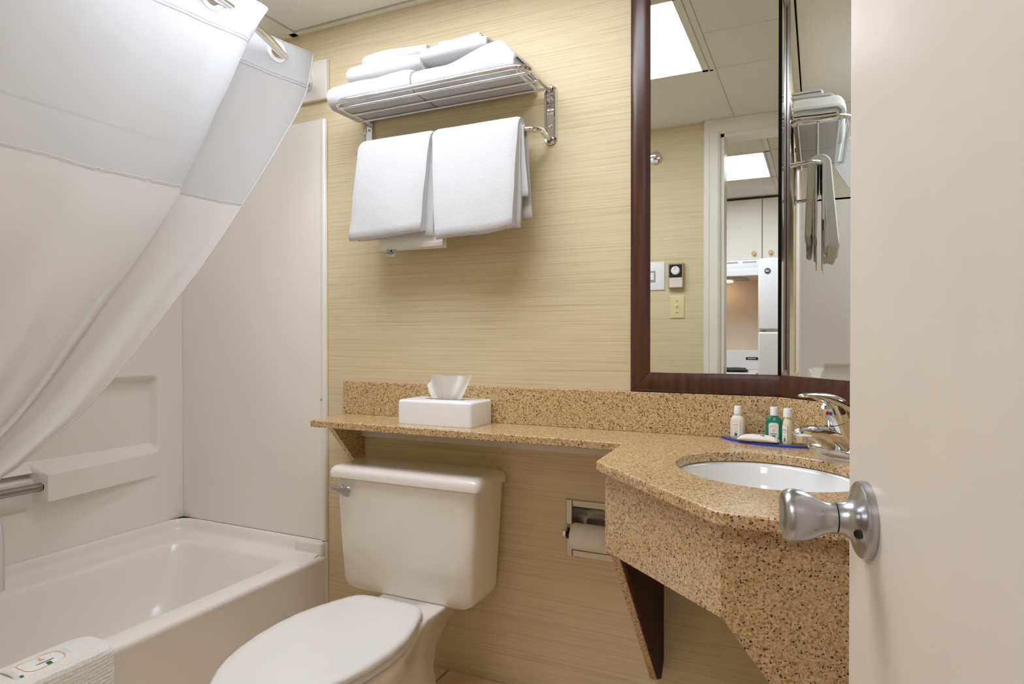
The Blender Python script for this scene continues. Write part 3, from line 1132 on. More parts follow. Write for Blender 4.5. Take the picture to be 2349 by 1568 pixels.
LIDW = [(.892, .0), (.897, .026), (.905, .044), (.925, .069), (.945, .088), (.985, .117), (1.03, .141), (1.08, .158), (1.15, .172), (1.22, .1765), (1.29, .171), (1.35, .155), (1.40, .136), (1.435, .119), (1.452, .106), (1.461, .090), (1.466, .06), (1.468, .0)]


def lid_outline(cx, shrink, z, yoff=0.0, ys=1.0, tilt=0.0):
    pts = []
    yc = 1.18
    right = [(w, y) for y, w in LIDW]
    full = right + [(-w, y) for w, y in reversed(right[1:-1])]
    for w, y in full:
        r = sqrt(w * w + (y - yc) ** 2)
        f = (r - shrink) / r
        pts.append((cx + w * f, yc + (y - yc) * f * ys + yoff, z))
    return pts


BXC = -1.063
bm = BM()
loft(bm, [lid_outline(BXC, .010, .3065), lid_outline(BXC, .001, .3085), lid_outline(BXC, .0, .3125), lid_outline(BXC, .0005, .318), lid_outline(BXC, .004, .3225), lid_outline(BXC, .012, .3255), lid_outline(BXC, .035, .3268)])
obj('seat_lid', bm, M['seat_plastic'], toi, smooth=60)
bm = BM()
loft(bm, [lid_outline(BXC, .012, .2865), lid_outline(BXC, .005, .289), lid_outline(BXC, .004, .300), lid_outline(BXC, .008, .3045)])
obj('seat', bm, M['seat_plastic'], toi, smooth=60)
for s in (-1, 1):
    bm = BM(); box(bm, BXC + s * .085 - .018, BXC + s * .085 + .018, 1.440, 1.468, .284, .305)
    obj('seat_hinge', bm, M['seat_plastic'], toi, bevel=.005, bseg=3)
bm = BM()


def bowl_ring(shr, z, yoff, back, wback, wy=1.0):
    """egg-shaped bowl outline carried back to a squared deck"""
    pts = []
    tab = [(y, w) for y, w in LIDW if y < 1.30]
    right = [(max(w - shr, .0), y + (1.18 - y) * min(.9, shr * 2.2) + yoff) for y, w in tab]
    right += [(max(.150 - shr * .8, wback), 1.36), (wback + .012, 1.43), (wback, 1.48), (wback, back - .015), (wback - .015, back)]
    full = right + [(-w, y) for w, y in reversed(right[1:])]
    for w, y in full:
        pts.append((BXC + w * wy, y, z))
    return pts


loft(bm, [bowl_ring(.075, .0, .08, 1.60, .090), bowl_ring(.078, .02, .08, 1.60, .086), bowl_ring(.082, .06, .09, 1.58, .080), bowl_ring(.080, .11, .09, 1.57, .078), bowl_ring(.060, .17, .06, 1.58, .080), bowl_ring(.030, .22, .02, 1.62, .090), bowl_ring(.012, .255, .005, 1.68, .103), bowl_ring(.006, .272, .0, 1.70, .108), bowl_ring(.007, .279, .0, 1.70, .108), bowl_ring(.012, .2825, .0, 1.695, .104)])
obj('bowl', bm, M['china'], toi, smooth=60)

# ------------------------------------------------------------------ bathtub and surround
TXO = -1.530           # apron face
TY0, TY1 = .235, 1.735
ZR = .297
tub = thing('bathtub', (-1.9, 1.0, 0), 'white bathtub with a low apron along the left wall', 'bathtub')
tcx, tcy = (XW + TXO) / 2, (TY0 + TY1) / 2
thx, thy = (TXO - XW) / 2, (TY1 - TY0) / 2
bcx0, bcx1, bcy0, bcy1 = -2.150, -1.603, .36, 1.648
bcx, bcy = (bcx0 + bcx1) / 2, (bcy0 + bcy1) / 2
bhx, bhy = (bcx1 - bcx0) / 2, (bcy1 - bcy0) / 2
bm = BM()
rg = [rrect(tcx, tcy, thx - .004, thy, .006, 0, 8), rrect(tcx, tcy, thx - .004, thy, .006, .262, 8), rrect(tcx, tcy, thx - .001, thy, .008, .278, 8), rrect(tcx, tcy, thx, thy, .008, .286, 8), rrect(tcx, tcy, thx - .003, thy - .003, .010, .2935, 8), rrect(tcx, tcy, thx - .010, thy - .010, .012, ZR, 8),
      rrect(bcx, bcy, bhx + .004, bhy + .004, .075, ZR, 8), rrect(bcx, bcy, bhx - .004, bhy - .004, .075, ZR - .002, 8), rrect(bcx, bcy, bhx - .012, bhy - .012, .075, ZR - .012, 8), rrect(bcx, bcy, bhx - .022, bhy - .03, .078, ZR - .06, 8),
      rrect(bcx, bcy, bhx - .045, bhy - .09, .085, .12, 8), rrect(bcx, bcy, bhx - .06, bhy - .12, .09, .075, 8), rrect(bcx, bcy, bhx - .09, bhy - .16, .09, .055, 8), rrect(bcx, bcy, bhx - .13, bhy - .22, .08, .05, 8)]
loft(bm, rg)
obj('shell', bm, M['acrylic'], tub, smooth=55)
# raised ledge along the walls with a cove
bm = BM()
lp = [(XW + .0005, TY0), (XW + .0005, 1.660), (XW + .006, 1.694), (XW + .022, 1.718), (XW + .050, TY1 - .005), (XW + .09, TY1 - .0005), (-1.66, TY1 - .0005), (-1.545, TY1 - .0005)]
prof = [(0, .3435), (.005, .3430), (.010, .338), (.014, .322), (.018, .309), (.026, .3015), (.040, .2982), (.060, .2970)]
rows = []
for i, (x, y) in enumerate(lp):
    a = Vector(lp[max(i - 1, 0)]); b = Vector(lp[min(i + 1, len(lp) - 1)])
    t = (b - a).normalized()
    nn = Vector((t.y, -t.x))
    rows.append([(x + nn.x * d, y + nn.y * d, z) for d, z in prof])
loft(bm, rows, False, False, closed=False)
obj('ledge', bm, M['acrylic'], tub, smooth=60)
bm = BM(); box(bm, -1.655, TXO - .004, 1.711, TY1 - .0005, .29, .3405)
obj('ledge_block', bm, M['acrylic'], tub, bevel=.008, bseg=3)

sur = thing('tub_surround', (XW, 1.0, .342), 'white moulded plastic tub surround on the walls above the bathtub', 'tub surround')
# end panel on the back wall
bm = BM()
ep = [(XW, YB - .001), (-1.5350, YB - .001), (-1.5352, YB - .012), (-1.540, YB - .0165), (-1.549, YB - .017), (-1.554, YB - .014), (-1.560, YB - .0135), (XW, YB - .0135)]
prism(bm, [(x, y, .3412) for x, y in ep], (0, 0, 1.4588))
obj('end_panel', bm, M['acrylic'], sur, bevel=.003, bseg=2)
bm = BM()
prism(bm, [(x, y, .0) for x, y in ep[1:6]] + [(-1.554, YB - .001, 0)], (0, 0, .3395))
obj('edge_flange', bm, M['acrylic'], sur, bevel=.002)
# long panel with niche and ledge
NY1 = 1.636


def rbox(y, z, y0, y1, z0, z1, r):
    """signed distance to a rounded rectangle (negative inside)"""
    cy_, cz_ = (y0 + y1) / 2, (z0 + z1) / 2
    qy, qz = abs(y - cy_) - (y1 - y0) / 2 + r, abs(z - cz_) - (z1 - z0) / 2 + r
    return sqrt(max(qy, 0) ** 2 + max(qz, 0) ** 2) + min(max(qy, qz), 0) - r


def surface_x(y, z):
    # recessed niche; below it a ledge that swells out away from the corner
    d = rbox(y, z, .35, NY1, .585, .905, .028)
    inset = .035 * (1 - sstep(-.022, .0, d))
    g = min(1.0, max(0.0, (NY1 - y) / (NY1 - 1.205)))
    swell = .066 * g * sstep(1.198, 1.208, y)
    up = min(1.0, max(0.0, (z - .612) / .034))
    up = up * .75 + .25 * sstep(0, 1, up)
    p = swell * (1 - up) * sstep(.520, .526, z) - inset * up
    if z < .612 and y < 1.2:
        p -= inset * sstep(.585, .605, z)
    # shallow step below the bar
    p += .012 * (1 - sstep(.497, .506, z)) * (1 - sstep(1.165, 1.195, y)) * sstep(.42, .47, z)
    return XW + p


ys = []
y = .236
while y < 1.7365:
    ys.append(y)
    y += .0125 if y < 1.10 else (.0032 if 1.18 < y < 1.22 or y > 1.60 else .008)
ys.append(1.7385)
zs = []
z = .343
while z < 1.80:
    zs.append(z)
    z += .0032 if (.49 < z < .66 or .87 < z < .92) else (.012 if z < .92 else .05)
zs.append(1.80)
bm = BM()
grid = [[bm.verts.new((surface_x(yy_, zz_), yy_, zz_)) for zz_ in zs] for yy_ in ys]
for i in range(len(ys) - 1):
    for j in range(len(zs) - 1):
        bm.faces.new((grid[i][j], grid[i + 1][j], grid[i + 1][j + 1], grid[i][j + 1]))
obj('long_panel', bm, M['acrylic'], sur, smooth=50)
bm = BM(); box(bm, XL + .001, XW, .236, YB - .002, 1.79, 1.80)
obj('top_flange', bm, M['acrylic'], sur)
bm = BM()
for k in range(6):
    lathe(bm, [(0, .0012 + .0016 * random.random()), (.0008, .0006)], (-1.552 + random.uniform(-.003, .004), YB - .0165, .832 + random.uniform(-.004, .003)), (0, -1, 0), 8)
tag(obj('rust_spot', bm, M['rust'], sur), 'small brown stain on the panel edge')
# near end panel (foot of the tub, against the door wall)
bm = BM(); box(bm, XW, -1.535, TY0 - .068, TY0 + .004, .0, 1.80)
obj('end_panel', bm, M['acrylic'], sur, bevel=.003)
gb = thing('grab_bar', (XW + .03, 1.0, .575), 'dull steel grab bar under the tub niche', 'grab bar')
bm = BM(); tube(bm, [(XW + .036, .62, .573), (XW + .036, 1.212, .573)], .0130, 18)
obj('bar', bm, M['dull_steel'], gb, smooth=40)
bm = BM(); tube(bm, [(XW + .036, 1.2045, .573), (XW + .036, 1.207, .573)], .0155, 18)
obj('collar', bm, M['dark_gap'], gb, smooth=40)
bm = BM(); tube(bm, [(XW + .036, .62, .573), (XW + .0, .60, .573)], .0105, 18)
obj('end', bm, M['dull_steel'], gb, smooth=40)

# ------------------------------------------------------------------ curtain rod
ZROD = 1.934
RODT = [(.18, -1.600), (.40, -1.478), (.60, -1.425), (.80, -1.408), (1.0, -1.405), (1.222, -1.427), (1.393, -1.469), (1.536, -1.527), (1.70, -1.600), (1.735, -1.615)]
rod = thing('curtain_rod', (-1.6, 1.73, ZROD), 'curved chrome shower curtain rod near the ceiling', 'curtain rod')
bm = BM()
tube(bm, [(catmull(RODT, .18 + (1.728 - .18) * i / 80), .18 + (1.728 - .18) * i / 80, ZROD) for i in range(81)], .0125, 18)
obj('rod', bm, M['chrome'], rod, smooth=40)
fd = Vector((.40, -.92, 0)).normalized()
bm = BM()
rg = []
for d, f in ((0, 1.0), (.006, 1.0), (.010, .92), (.016, .70), (.026, .62), (.030, .5)):
    rg.append([(-1.607 + .021 * f * cos(a) + d * .25, 1.7305 - d, ZROD + .034 * f * sin(a)) for a in (2 * pi * k / 28 for k in range(28))])
loft(bm, rg)
obj('flange', bm, M['chrome'], rod, smooth=40)
bm = BM(); lathe(bm, [(0, .036), (.012, .030), (.02, .018)], (-1.605, YF + .001, ZROD), (0, 1, 0), 28)
obj('flange', bm, M['chrome'], rod, smooth=40)
blk = thing('mounting_board', (-1.6, YB, 1.865), 'white painted board on the wall behind the curtain rod end', 'board')
bm = BM(); box(bm, -1.70, -1.526, YB - .019, YB - .0005, 1.866, 2.001)
obj('board', bm, M['white_paint_board'], blk, bevel=.003)
# tub-side wallpaper shadow ledge is natural light only

# ------------------------------------------------------------------ shower curtain
cur = thing('shower_curtain', (-1.5, .9, .5), 'white shower curtain swept aside from the bathtub', 'shower curtain')
PATH = [(-1.52, .250), (-1.47, .33), (-1.415, .42), (-1.425, .52), (-1.455, .62), (-1.445, .72), (-1.412, .82), (-1.405, .92), (-1.430, 1.02), (-1.445, 1.10),
        (-1.432, 1.20), (-1.418, 1.29), (-1.414, 1.345), (-1.420, 1.368), (-1.434, 1.374), (-1.452, 1.362), (-1.490, 1.335), (-1.520, 1.328), (-1.540, 1.345), (-1.545, 1.39), (-1.535, 1.46), (-1.524, 1.54), (-1.515, 1.60), (-1.508, 1.648)]
# resample evenly with Catmull-Rom
acc = [0.0]
for a, b in zip(PATH, PATH[1:]): acc.append(acc[-1] + sqrt((a[0] - b[0]) ** 2 + (a[1] - b[1]) ** 2))
TXT = [(s, p[0]) for s, p in zip(acc, PATH)]
TYT = [(s, p[1]) for s, p in zip(acc, PATH)]
NS = 300
TOPP = [(catmull(TXT, acc[-1] * i / NS), catmull(TYT, acc[-1] * i / NS)) for i in range(NS + 1)]
ERIGHT = [(.300, .786), (.497, .786), (.640, .784), (.680, .768), (.705, .760), (.738, .772), (.765, .818), (.813, .880), (.865, .946), (.943, 1.018), (1.027, 1.086), (1.143, 1.172), (1.257, 1.256), (1.439, 1.374), (1.66, 1.512), (1.83, 1.608), (1.978, 1.648)]
YLEFT = .25
ZTOP = 1.978
FOLDSH = [(1.40, 0), (1.64, .040), (1.80, .052), (1.85, .048), (1.93, .022), (1.978, 0)]
fold_i = max(range(int(NS * .3), int(NS * .82)), key=lambda i: TOPP[i][1])


def cpoint(i, z):
    x0, y0 = TOPP[i]
    phi = (y0 - YLEFT) / (1.648 - YLEFT)
    yr = catmull(ERIGHT, z)
    dz = max(0.0, (ZTOP - z) / (ZTOP - .5))
    yl = YLEFT + .02 * dz
    y = yl + (yr - yl) * phi
    y -= interp(FOLDSH, z) * (sstep(fold_i - 110, fold_i - 20, i) * (1 - sstep(fold_i + 8, fold_i + 40, i)))
    # lower down the cloth leans into the tub and forms long gathered folds
    keep = 1 - .75 * sstep(.0, .62, dz)
    xm = -1.475 - .115 * sstep(.05, .9, dz)
    x = xm + (x0 + 1.475) * keep
    amp = .024 * sstep(.30, .95, dz)
    ph = phi * 2 * pi
    s_ = i / NS
    x += amp * (sin(s_ * 31 + 1.2 + dz * 1.4) * .75 + .40 * sin(s_ * 67 + 2.0 - dz * 2.0))
    x += .0035 * sin(s_ * 47 + z * 3) * (1 - dz)
    # right hem curls back
    x += .004 * sstep(.965, 1.0, s_) * sstep(.1, .5, dz)
    return Vector((x, y, z))


GROM = [(Vector((0, 1.218, 1.931))), (Vector((0, 1.522, 1.938))), Vector((0, .955, 1.934)), Vector((0, .70, 1.934))]
front_ok = lambda i, gi: True
# index along the path of each grommet (front layer / flap)
def near_index(yt, lo, hi):
    return min(range(lo, hi), key=lambda i: abs(TOPP[i][1] - yt))
flap_i = fold_i + 22
GI = [near_index(1.218, 0, fold_i), near_index(1.522, flap_i, NS), near_index(.955, 0, fold_i), near_index(.70, 0, fold_i)]
zrows_head = [1.978 - (1.978 - 1.856) * k / 26 for k in range(27)]
zrows_win = [1.856 - (1.856 - 1.434) * k / 34 for k in range(35)]
zrows_low = [1.434 - (1.434 - .50) * k / 70 for k in range(71)]


def curtain_part(name, zrows, mat, holes=False, hem=0.0):
    bm = BM()
    g = [[bm.verts.new(cpoint(i, z)) for i in range(NS + 1)] for z in zrows]
    for a in range(len(zrows) - 1):
        for i in range(NS):
            if holes:
                zc_ = (zrows[a] + zrows[a + 1]) / 2
                skip = False
                for k, gi in enumerate(GI):
                    pc = cpoint(gi, GROM[k].z)
                    q = (cpoint(i, zc_) + cpoint(i + 1, zc_)) / 2
                    if abs(i - gi) < 16 and (q - pc).length < .0245:
                        skip = True
                if skip: continue
            bm.faces.new((g[a][i], g[a][i + 1], g[a + 1][i + 1], g[a + 1][i]))
    return obj(name, bm, mat, cur, smooth=70)


curtain_part('header_band', zrows_head, M['curtain_head'], True)
curtain_part('mesh_window', zrows_win, M['curtain_win'])
curtain_part('cloth_panel', zrows_low, M['curtain'])


def seam(z, r, name, off=.0012, i0=0, i1=NS, ruffle=0.0):
    bm = BM()
    pts = []
    for i in range(i0, i1 + 1, 2):
        p = cpoint(i, z)
        pts.append(p + Vector((off, -off * .3, ruffle * sin(i * 1.9) * noise.noise(Vector((i * .11, 0, 0))))))
    tube(bm, pts, r, 6)
    return obj(name, bm, M['curtain'], cur, smooth=80)


seam(1.8575, .0009, 'header_seam')
seam(1.866, .0006, 'header_seam')
seam(1.434, .0007, 'window_seam', ruffle=.002)
seam(1.4300, .0006, 'window_seam', off=.0008, ruffle=.007)
# side hem of the flap
bm = BM()
tube(bm, [cpoint(NS, ZTOP - (ZTOP - .50) * k / 90) for k in range(91)], .0022, 6)
obj('side_hem', bm, M['curtain'], cur, smooth=80)
bm = BM()
tube(bm, [cpoint(i, ZTOP) for i in range(0, NS + 1, 2)], .0018, 6)
obj('top_hem', bm, M['curtain'], cur, smooth=80)
for k, gi in enumerate(GI):
    c_ = cpoint(gi, GROM[k].z)
    t_ = (cpoint(gi + 2, GROM[k].z) - cpoint(gi - 2, GROM[k].z)).normalized()
    n_ = t_.cross(UZ).normalized()
    bm = BM()
    rg = []
    for r, d in ((.0205, -.0025), (.0198, 0), (.0205, .0025), (.024, .0036), (.032, .0034), (.0345, .0018), (.0345, -.0018), (.032, -.0034), (.024, -.0036)):
        rg.append([c_ + n_ * d + t_ * (r * cos(a)) + UZ * (r * sin(a)) for a in (2 * pi * q / 40 for q in range(40))])
    rg.append(rg[0])
    loft(bm, rg, False, False)
    bmesh.ops.remove_doubles(bm, verts=bm.verts, dist=1e-6)
    obj('grommet', bm, M['plastic_ring'], cur, smooth=60)

# ------------------------------------------------------------------ towel rack
AXL, AXR = -1.3545, -.7045
ZS = 1.762
rack = thing('towel_rack', (-1.03, YB, 1.61), 'chrome hotel towel rack with shelf and bar on the striped wall', 'towel rack')
for s, X in ((-1, AXL), (1, AXR)):
    bm = BM()
    wv = .0195
    pl = []
    for k in range(13): pl.append((X + wv * cos(pi * k / 12), 0, 1.7600 + wv * sin(pi * k / 12)))
    for k in range(13): pl.append((X + wv * cos(pi + pi * k / 12), 0, 1.6240 + wv * sin(pi + pi * k / 12)))
    out1 = [(x, YB - .0005, z) for x, _, z in pl]
    out2 = [(x, YB - .006, z) for x, _, z in pl]
    inn1 = [(X + (x - X) * .62, YB - .008, 1.692 + (z - 1.692) * .925) for x, _, z in pl]
    inn2 = [(X + (x - X) * .55, YB - .0045, 1.692 + (z - 1.692) * .915) for x, _, z in pl]
    loft(bm, [out1, out2, [(X + (x - X) * .86, YB - .010, 1.692 + (z - 1.692) * .97) for x, _, z in pl], inn1, inn2])
    plate = obj('wall_plate', bm, M['chrome'], rack, smooth=35)
    for zz in (1.735, 1.658):
        bm = BM(); lathe(bm, [(0, .0052), (.002, .0048), (.0032, .003), (.0026, .0012), (.0012, .0010)], (X, YB - .0045, zz), (0, -1, 0), 16)
        obj('screw', bm, M['steel'], plate, smooth=40)
    if s == 1:
        bm = BM()
        for k in range(7):
            zz = 1.722 - k * .004 + random.uniform(-.002, .002)
            lathe(bm, [(0, random.uniform(.001, .0022)), (.0003, .0006)], (X + random.uniform(-.004, .002), YB - .0047, zz), (0, -1, 0), 8)
        obj('rust_mark', bm, M['rust'], plate)
YFR = 1.562
rc_ = .045
pts = [(AXL, YB - .006, ZS + .002), (AXL, YFR + rc_, ZS + .004)]
pts += [tuple(p) for p in arc_pts((AXL + rc_, YFR + rc_, ZS + .005), rc_, pi, 1.5 * pi, 10, ((1, 0, 0), (0, 1, 0)))]
pts += [tuple(p) for p in arc_pts((AXR - rc_, YFR + rc_, ZS + .005), rc_, 1.5 * pi, 2 * pi, 10, ((1, 0, 0), (0, 1, 0)))]
pts += [(AXR, YB - .006, ZS + .002)]
bm = BM(); tube(bm, pts, .0082, 18)
obj('shelf_frame', bm, M['chrome'], rack, smooth=40)
for yb_ in (1.594, 1.6575, 1.7190):
    bm = BM(); tube(bm, [(AXL, yb_, ZS - .004), (AXR, yb_, ZS - .004)], .0042, 12)
    obj('shelf_rod', bm, M['chrome'], rack, smooth=40)
YBAR, ZBAR = 1.652, 1.628
rb = .038
pts = [(AXL + .002, YB - .006, ZBAR - .006), (AXL + .002, YBAR + rb + .01, ZBAR - .003)]
pts += [tuple(p) for p in arc_pts((AXL + .002 + rb, YBAR + rb, ZBAR), rb, pi, 1.5 * pi, 10, ((1, 0, 0), (0, 1, 0)))]
pts += [tuple(p) for p in arc_pts((AXR - .002 - rb, YBAR + rb, ZBAR), rb, 1.5 * pi, 2 * pi, 10, ((1, 0, 0), (0, 1, 0)))]
pts += [(AXR - .002, YBAR + rb + .01, ZBAR - .003), (AXR - .002, YB - .006, ZBAR - .006)]
bm = BM(); tube(bm, pts, .0080, 18)
obj('towel_bar', bm, M['chrome'], rack, smooth=40)


# ------------------------------------------------------------------ folded towels on the shelf
def folded_towel(name, label, x0, x1, yf, yb, z0, h, th, zx=None, seed=0, mat='terry', group='folded towels on the rack shelf', yfx=None, ragged=.004, roll_end=0.0):
    """Nested C-folds (rounded fold to the front), extruded along X with soft irregularity."""
    t = thing(name, ((x0 + x1) / 2, (yf + yb) / 2, z0), label, 'towel', group)
    bm = BM()
    R = h / 2
    k = 0
    NXs = 26
    while R > th * .55:
        ro, ri = R, max(R - th * .93, .0015)
        zc_ = z0 + h / 2
        prof = []
        ycf = yf + h / 2
        nb = 5
        for i in range(nb): prof.append((yb - (yb - ycf) * i / (nb - 1), zc_ - ro))
        for i in range(1, 12): prof.append((ycf - ro * sin(pi * i / 12), zc_ - ro * cos(pi * i / 12)))
        for i in range(nb): prof.append((ycf + (yb - ycf) * i / (nb - 1), zc_ + ro))
        for i in range(nb): prof.append((yb - (yb - ycf) * i / (nb - 1), zc_ + ri))
        for i in range(1, 12): prof.append((ycf - ri * sin(pi * i / 12), zc_ + ri * cos(pi * i / 12)))
        for i in range(nb): prof.append((ycf + (yb - ycf) * i / (nb - 1), zc_ - ri))
        rings = []
        for i in range(NXs + 1):
            f = i / NXs
            e0 = ragged * noise.noise(Vector((seed, k * 3.1, 0))) * 3
            e1 = ragged * noise.noise(Vector((seed, k * 2.7, 5))) * 3
            xa, xb = x0 + e0 + k * .002, x1 + e1 - k * .002
            x = xa + (xb - xa) * f
            ring = []
            edge_r = min(1.0, min(f, 1 - f) / .05)
            for (y, z) in prof:
                nz_ = noise.noise(Vector((x * 9 + seed, y * 12, z * 14)))
                n2_ = noise.noise(Vector((x * 3 + seed * 2, y * 5, 3.3)))
                fz = (z - z0) / h
                zz = z + fz * ((zx(f) if zx else 0) + .007 * nz_ + .006 * n2_)
                ydr = (yfx(f) if yfx else 0) * (1 - (y - yf) / (yb - yf))
                sh = (1 - edge_r) * .004
                zz += (-.5 + 1 - fz) * sh * 1.2 if k == 0 else 0
                ring.append((x, y + ydr + .004 * n2_ + (sh if k == 0 else 0), max(zz, z0 + .0003) if fz > .02 else z))
            rings.append(ring)
        loft(bm, rings)
        R -= th
        k += 1
    obj('cloth', bm, M[mat], t, smooth=60)
    return t


ZSH = ZS + .0005
folded_towel('folded_towel', 'white bath towel at the bottom of the left pile on the rack shelf', -1.385, -1.078, 1.571, 1.733, ZSH, .072, .0150, seed=1.3, zx=lambda f: .004 * sin(f * 3.1), yfx=lambda f: .006 * (1 - f))
folded_towel('folded_towel', 'white hand towel in the middle of the left pile on the rack shelf', -1.338, -1.062, 1.603, 1.738, ZSH + .081, .046, .0115, seed=5.1, zx=lambda f: .006 * sin(f * 3.1))
folded_towel('folded_towel', 'small white washcloth on top of the left towel pile', -1.305, -1.070, 1.640, 1.742, ZSH + .136, .032, .008, seed=9.7, zx=lambda f: .008 * sin(f * 3.1) - .006 * f)
folded_towel('folded_towel', 'large white bath towel at the bottom of the right pile on the rack shelf', -1.072, -.742, 1.572, 1.733, ZSH, .066, .0105, seed=12.9, zx=lambda f: .034 * sstep(.3, .82, f) - .042 * sstep(.84, 1.0, f), ragged=.008)
folded_towel('folded_towel', 'white hand towel in the middle of the right pile on the rack shelf', -1.066, -.842, 1.605, 1.738, ZSH + .0985, .034, .009, seed=17.7, zx=lambda f: .004 * sin(f * 3.1) + .004 * f)
folded_towel('folded_towel', 'small white washcloth on top of the right towel pile', -1.030, -.880, 1.640, 1.742, ZSH + .1385, .019, .006, seed=21.3, zx=lambda f: .012 * abs(f - .3))


# ------------------------------------------------------------------ hanging towels
def u_sheet(bm, xt, xb, zf, zb, off, th, seed, zfx=None, wav=.004, spread=0.0):
    """A sheet hung over the towel bar. xt/xb = (left,right) at top/bottom."""
    yo_, zo = YBAR, ZBAR
    ro, ri = .0085 + off + th, .0085 + off
    NXs = 28
    rings = []
    for i in range(NXs + 1):
        f = i / NXs
        zf_ = zf + (zfx(f) if zfx else 0)
        zb_ = zb
        prof = []
        nv = 14
        for j in range(nv): prof.append((-ro - spread * (1 - j / (nv - 1)), zf_ + (zo - zf_) * j / (nv - 1)))
        for j in range(1, 10): prof.append((-ro * cos(pi * j / 10), zo + ro * sin(pi * j / 10)))
        for j in range(nv): prof.append((ro + .4 * spread * j / (nv - 1), zo + (zb_ - zo) * j / (nv - 1)))
        prof.append((ro - th * .5 + .4 * spread, zb_ - th * .45))
        for j in range(nv): prof.append((ri + .4 * spread * (1 - j / (nv - 1)), zb_ + (zo - zb_) * j / (nv - 1)))
        for j in range(1, 10): prof.append((ri * cos(pi * j / 10), zo + ri * sin(pi * j / 10)))
        for j in range(nv): prof.append((-ri - spread * .3 * j / (nv - 1), zo + (zf_ - zo) * j / (nv - 1)))
        prof.append((-ro + th * .5 - spread, zf_ - th * .5))
        ring = []
        for (dy, z) in prof:
            d = min(1, max(0, (zo + .02 - z) / .33))
            xl = xt[0] + (xb[0] - xt[0]) * d
            xr = xt[1] + (xb[1] - xt[1]) * d
            x = xl + (xr - xl) * f + .004 * noise.noise(Vector((f * 2 + seed, z * 9, dy * 20)))
            w_ = wav * noise.noise(Vector((x * 7 + seed, z * 6, seed))) * (.25 + d)
            er = (1 - min(1.0, min(f, 1 - f) / .04)) * min(th * .3, .004)
            ring.append((x, YBAR + dy * (1 - er / max(abs(dy), .02)) + w_, z - (er * .8 if z > zo else 0)))
        rings.append(ring)
    loft(bm, rings)


HANG = 'towels hung on the rack bar'
lt = thing('hanging_towel', (-1.17, YBAR, 1.34), 'white terry towel hanging on the left half of the rack bar', 'towel', HANG)
bm = BM()
u_sheet(bm, (-1.300, -1.036), (-1.322, -1.062), 1.354, 1.375, .0100, .018, 2.2, zfx=lambda f: .012 * f - .004 * sin(f * 3.14), wav=.006, spread=.024)
obj('front_layer', bm, M['terry'], lt, smooth=60)
bm = BM()
u_sheet(bm, (-1.296, -1.030), (-1.314, -1.034), 1.350, 1.36, .0042, .0055, 3.9, wav=.003, spread=.006)
obj('inner_layer', bm, M['terry'], lt, smooth=60)
wt = thing('hanging_towel', (-1.12, YBAR, 1.31), 'waffle-textured white towel with grey tag, peeking out behind the left terry towel', 'towel', HANG)
bm = BM()
u_sheet(bm, (-1.25, -1.024), (-1.236, -1.004), 1.320, 1.316, .0002, .0040, 6.4, zfx=lambda f: -.004 * (1 - f), wav=.002)
obj('cloth', bm, M['waffle'], wt, smooth=60)
bm = BM()
prism(bm, [(-1.206, 1.6405, 1.318), (-1.170, 1.6405, 1.318), (-1.176, 1.6385, 1.294), (-1.210, 1.6385, 1.297)], (0, -.0008, 0))
tg = obj('care_tag', bm, M['tag'], wt)
bm = BM()
lathe(bm, [(0, .0035), (.0003, .0034)], (-1.189, 1.6383, 1.3115), (0, -1, 0), 12)
box(bm, -1.203, -1.178, 1.6374, 1.6378, 1.3045, 1.3062)
box(bm, -1.196, -1.186, 1.6370, 1.6374, 1.2995, 1.3005)
obj('tag_print', bm, M['ink_dark'], tg)
rt = thing('hanging_towel', (-.885, YBAR, 1.33), 'wide white terry towel hanging on the right half of the rack bar', 'towel', HANG)
bm = BM()
u_sheet(bm, (-1.030, -.752), (-1.004, -.758), 1.338, 1.395, .0105, .018, 11.1, zfx=lambda f: .020 * f * f + .003 * sin(f * 6), wav=.006, spread=.024)
obj('front_layer', bm, M['terry'], rt, smooth=60)
bm = BM()
u_sheet(bm, (-1.02, -.748), (-.99, -.748), 1.352, 1.39, .0055, .0048, 13.3, wav=.003, spread=.006)
obj('inner_layer', bm, M['terry'], rt, smooth=60)
bm = BM()
u_sheet(bm, (-1.00, -.742), (-.97, -.722), 1.44, 1.384, .0002, .0050, 15.8, wav=.003)
obj('rear_layer', bm, M['terry'], rt, smooth=60)
bm = BM()
for zz in (1.508, 1.475):
    tube(bm, [(-.92, YBAR + .0150, zz), (-.7335, YBAR + .0150, zz)], .0013, 6)
obj('woven_band', bm, M['terry'], rt)

# ------------------------------------------------------------------ bath mat folded over the tub rim
mat_t = thing('bath_mat', (-1.555, .8, .33), 'white textured bath mat folded over the bathtub rim, paper band around it', 'bath mat')


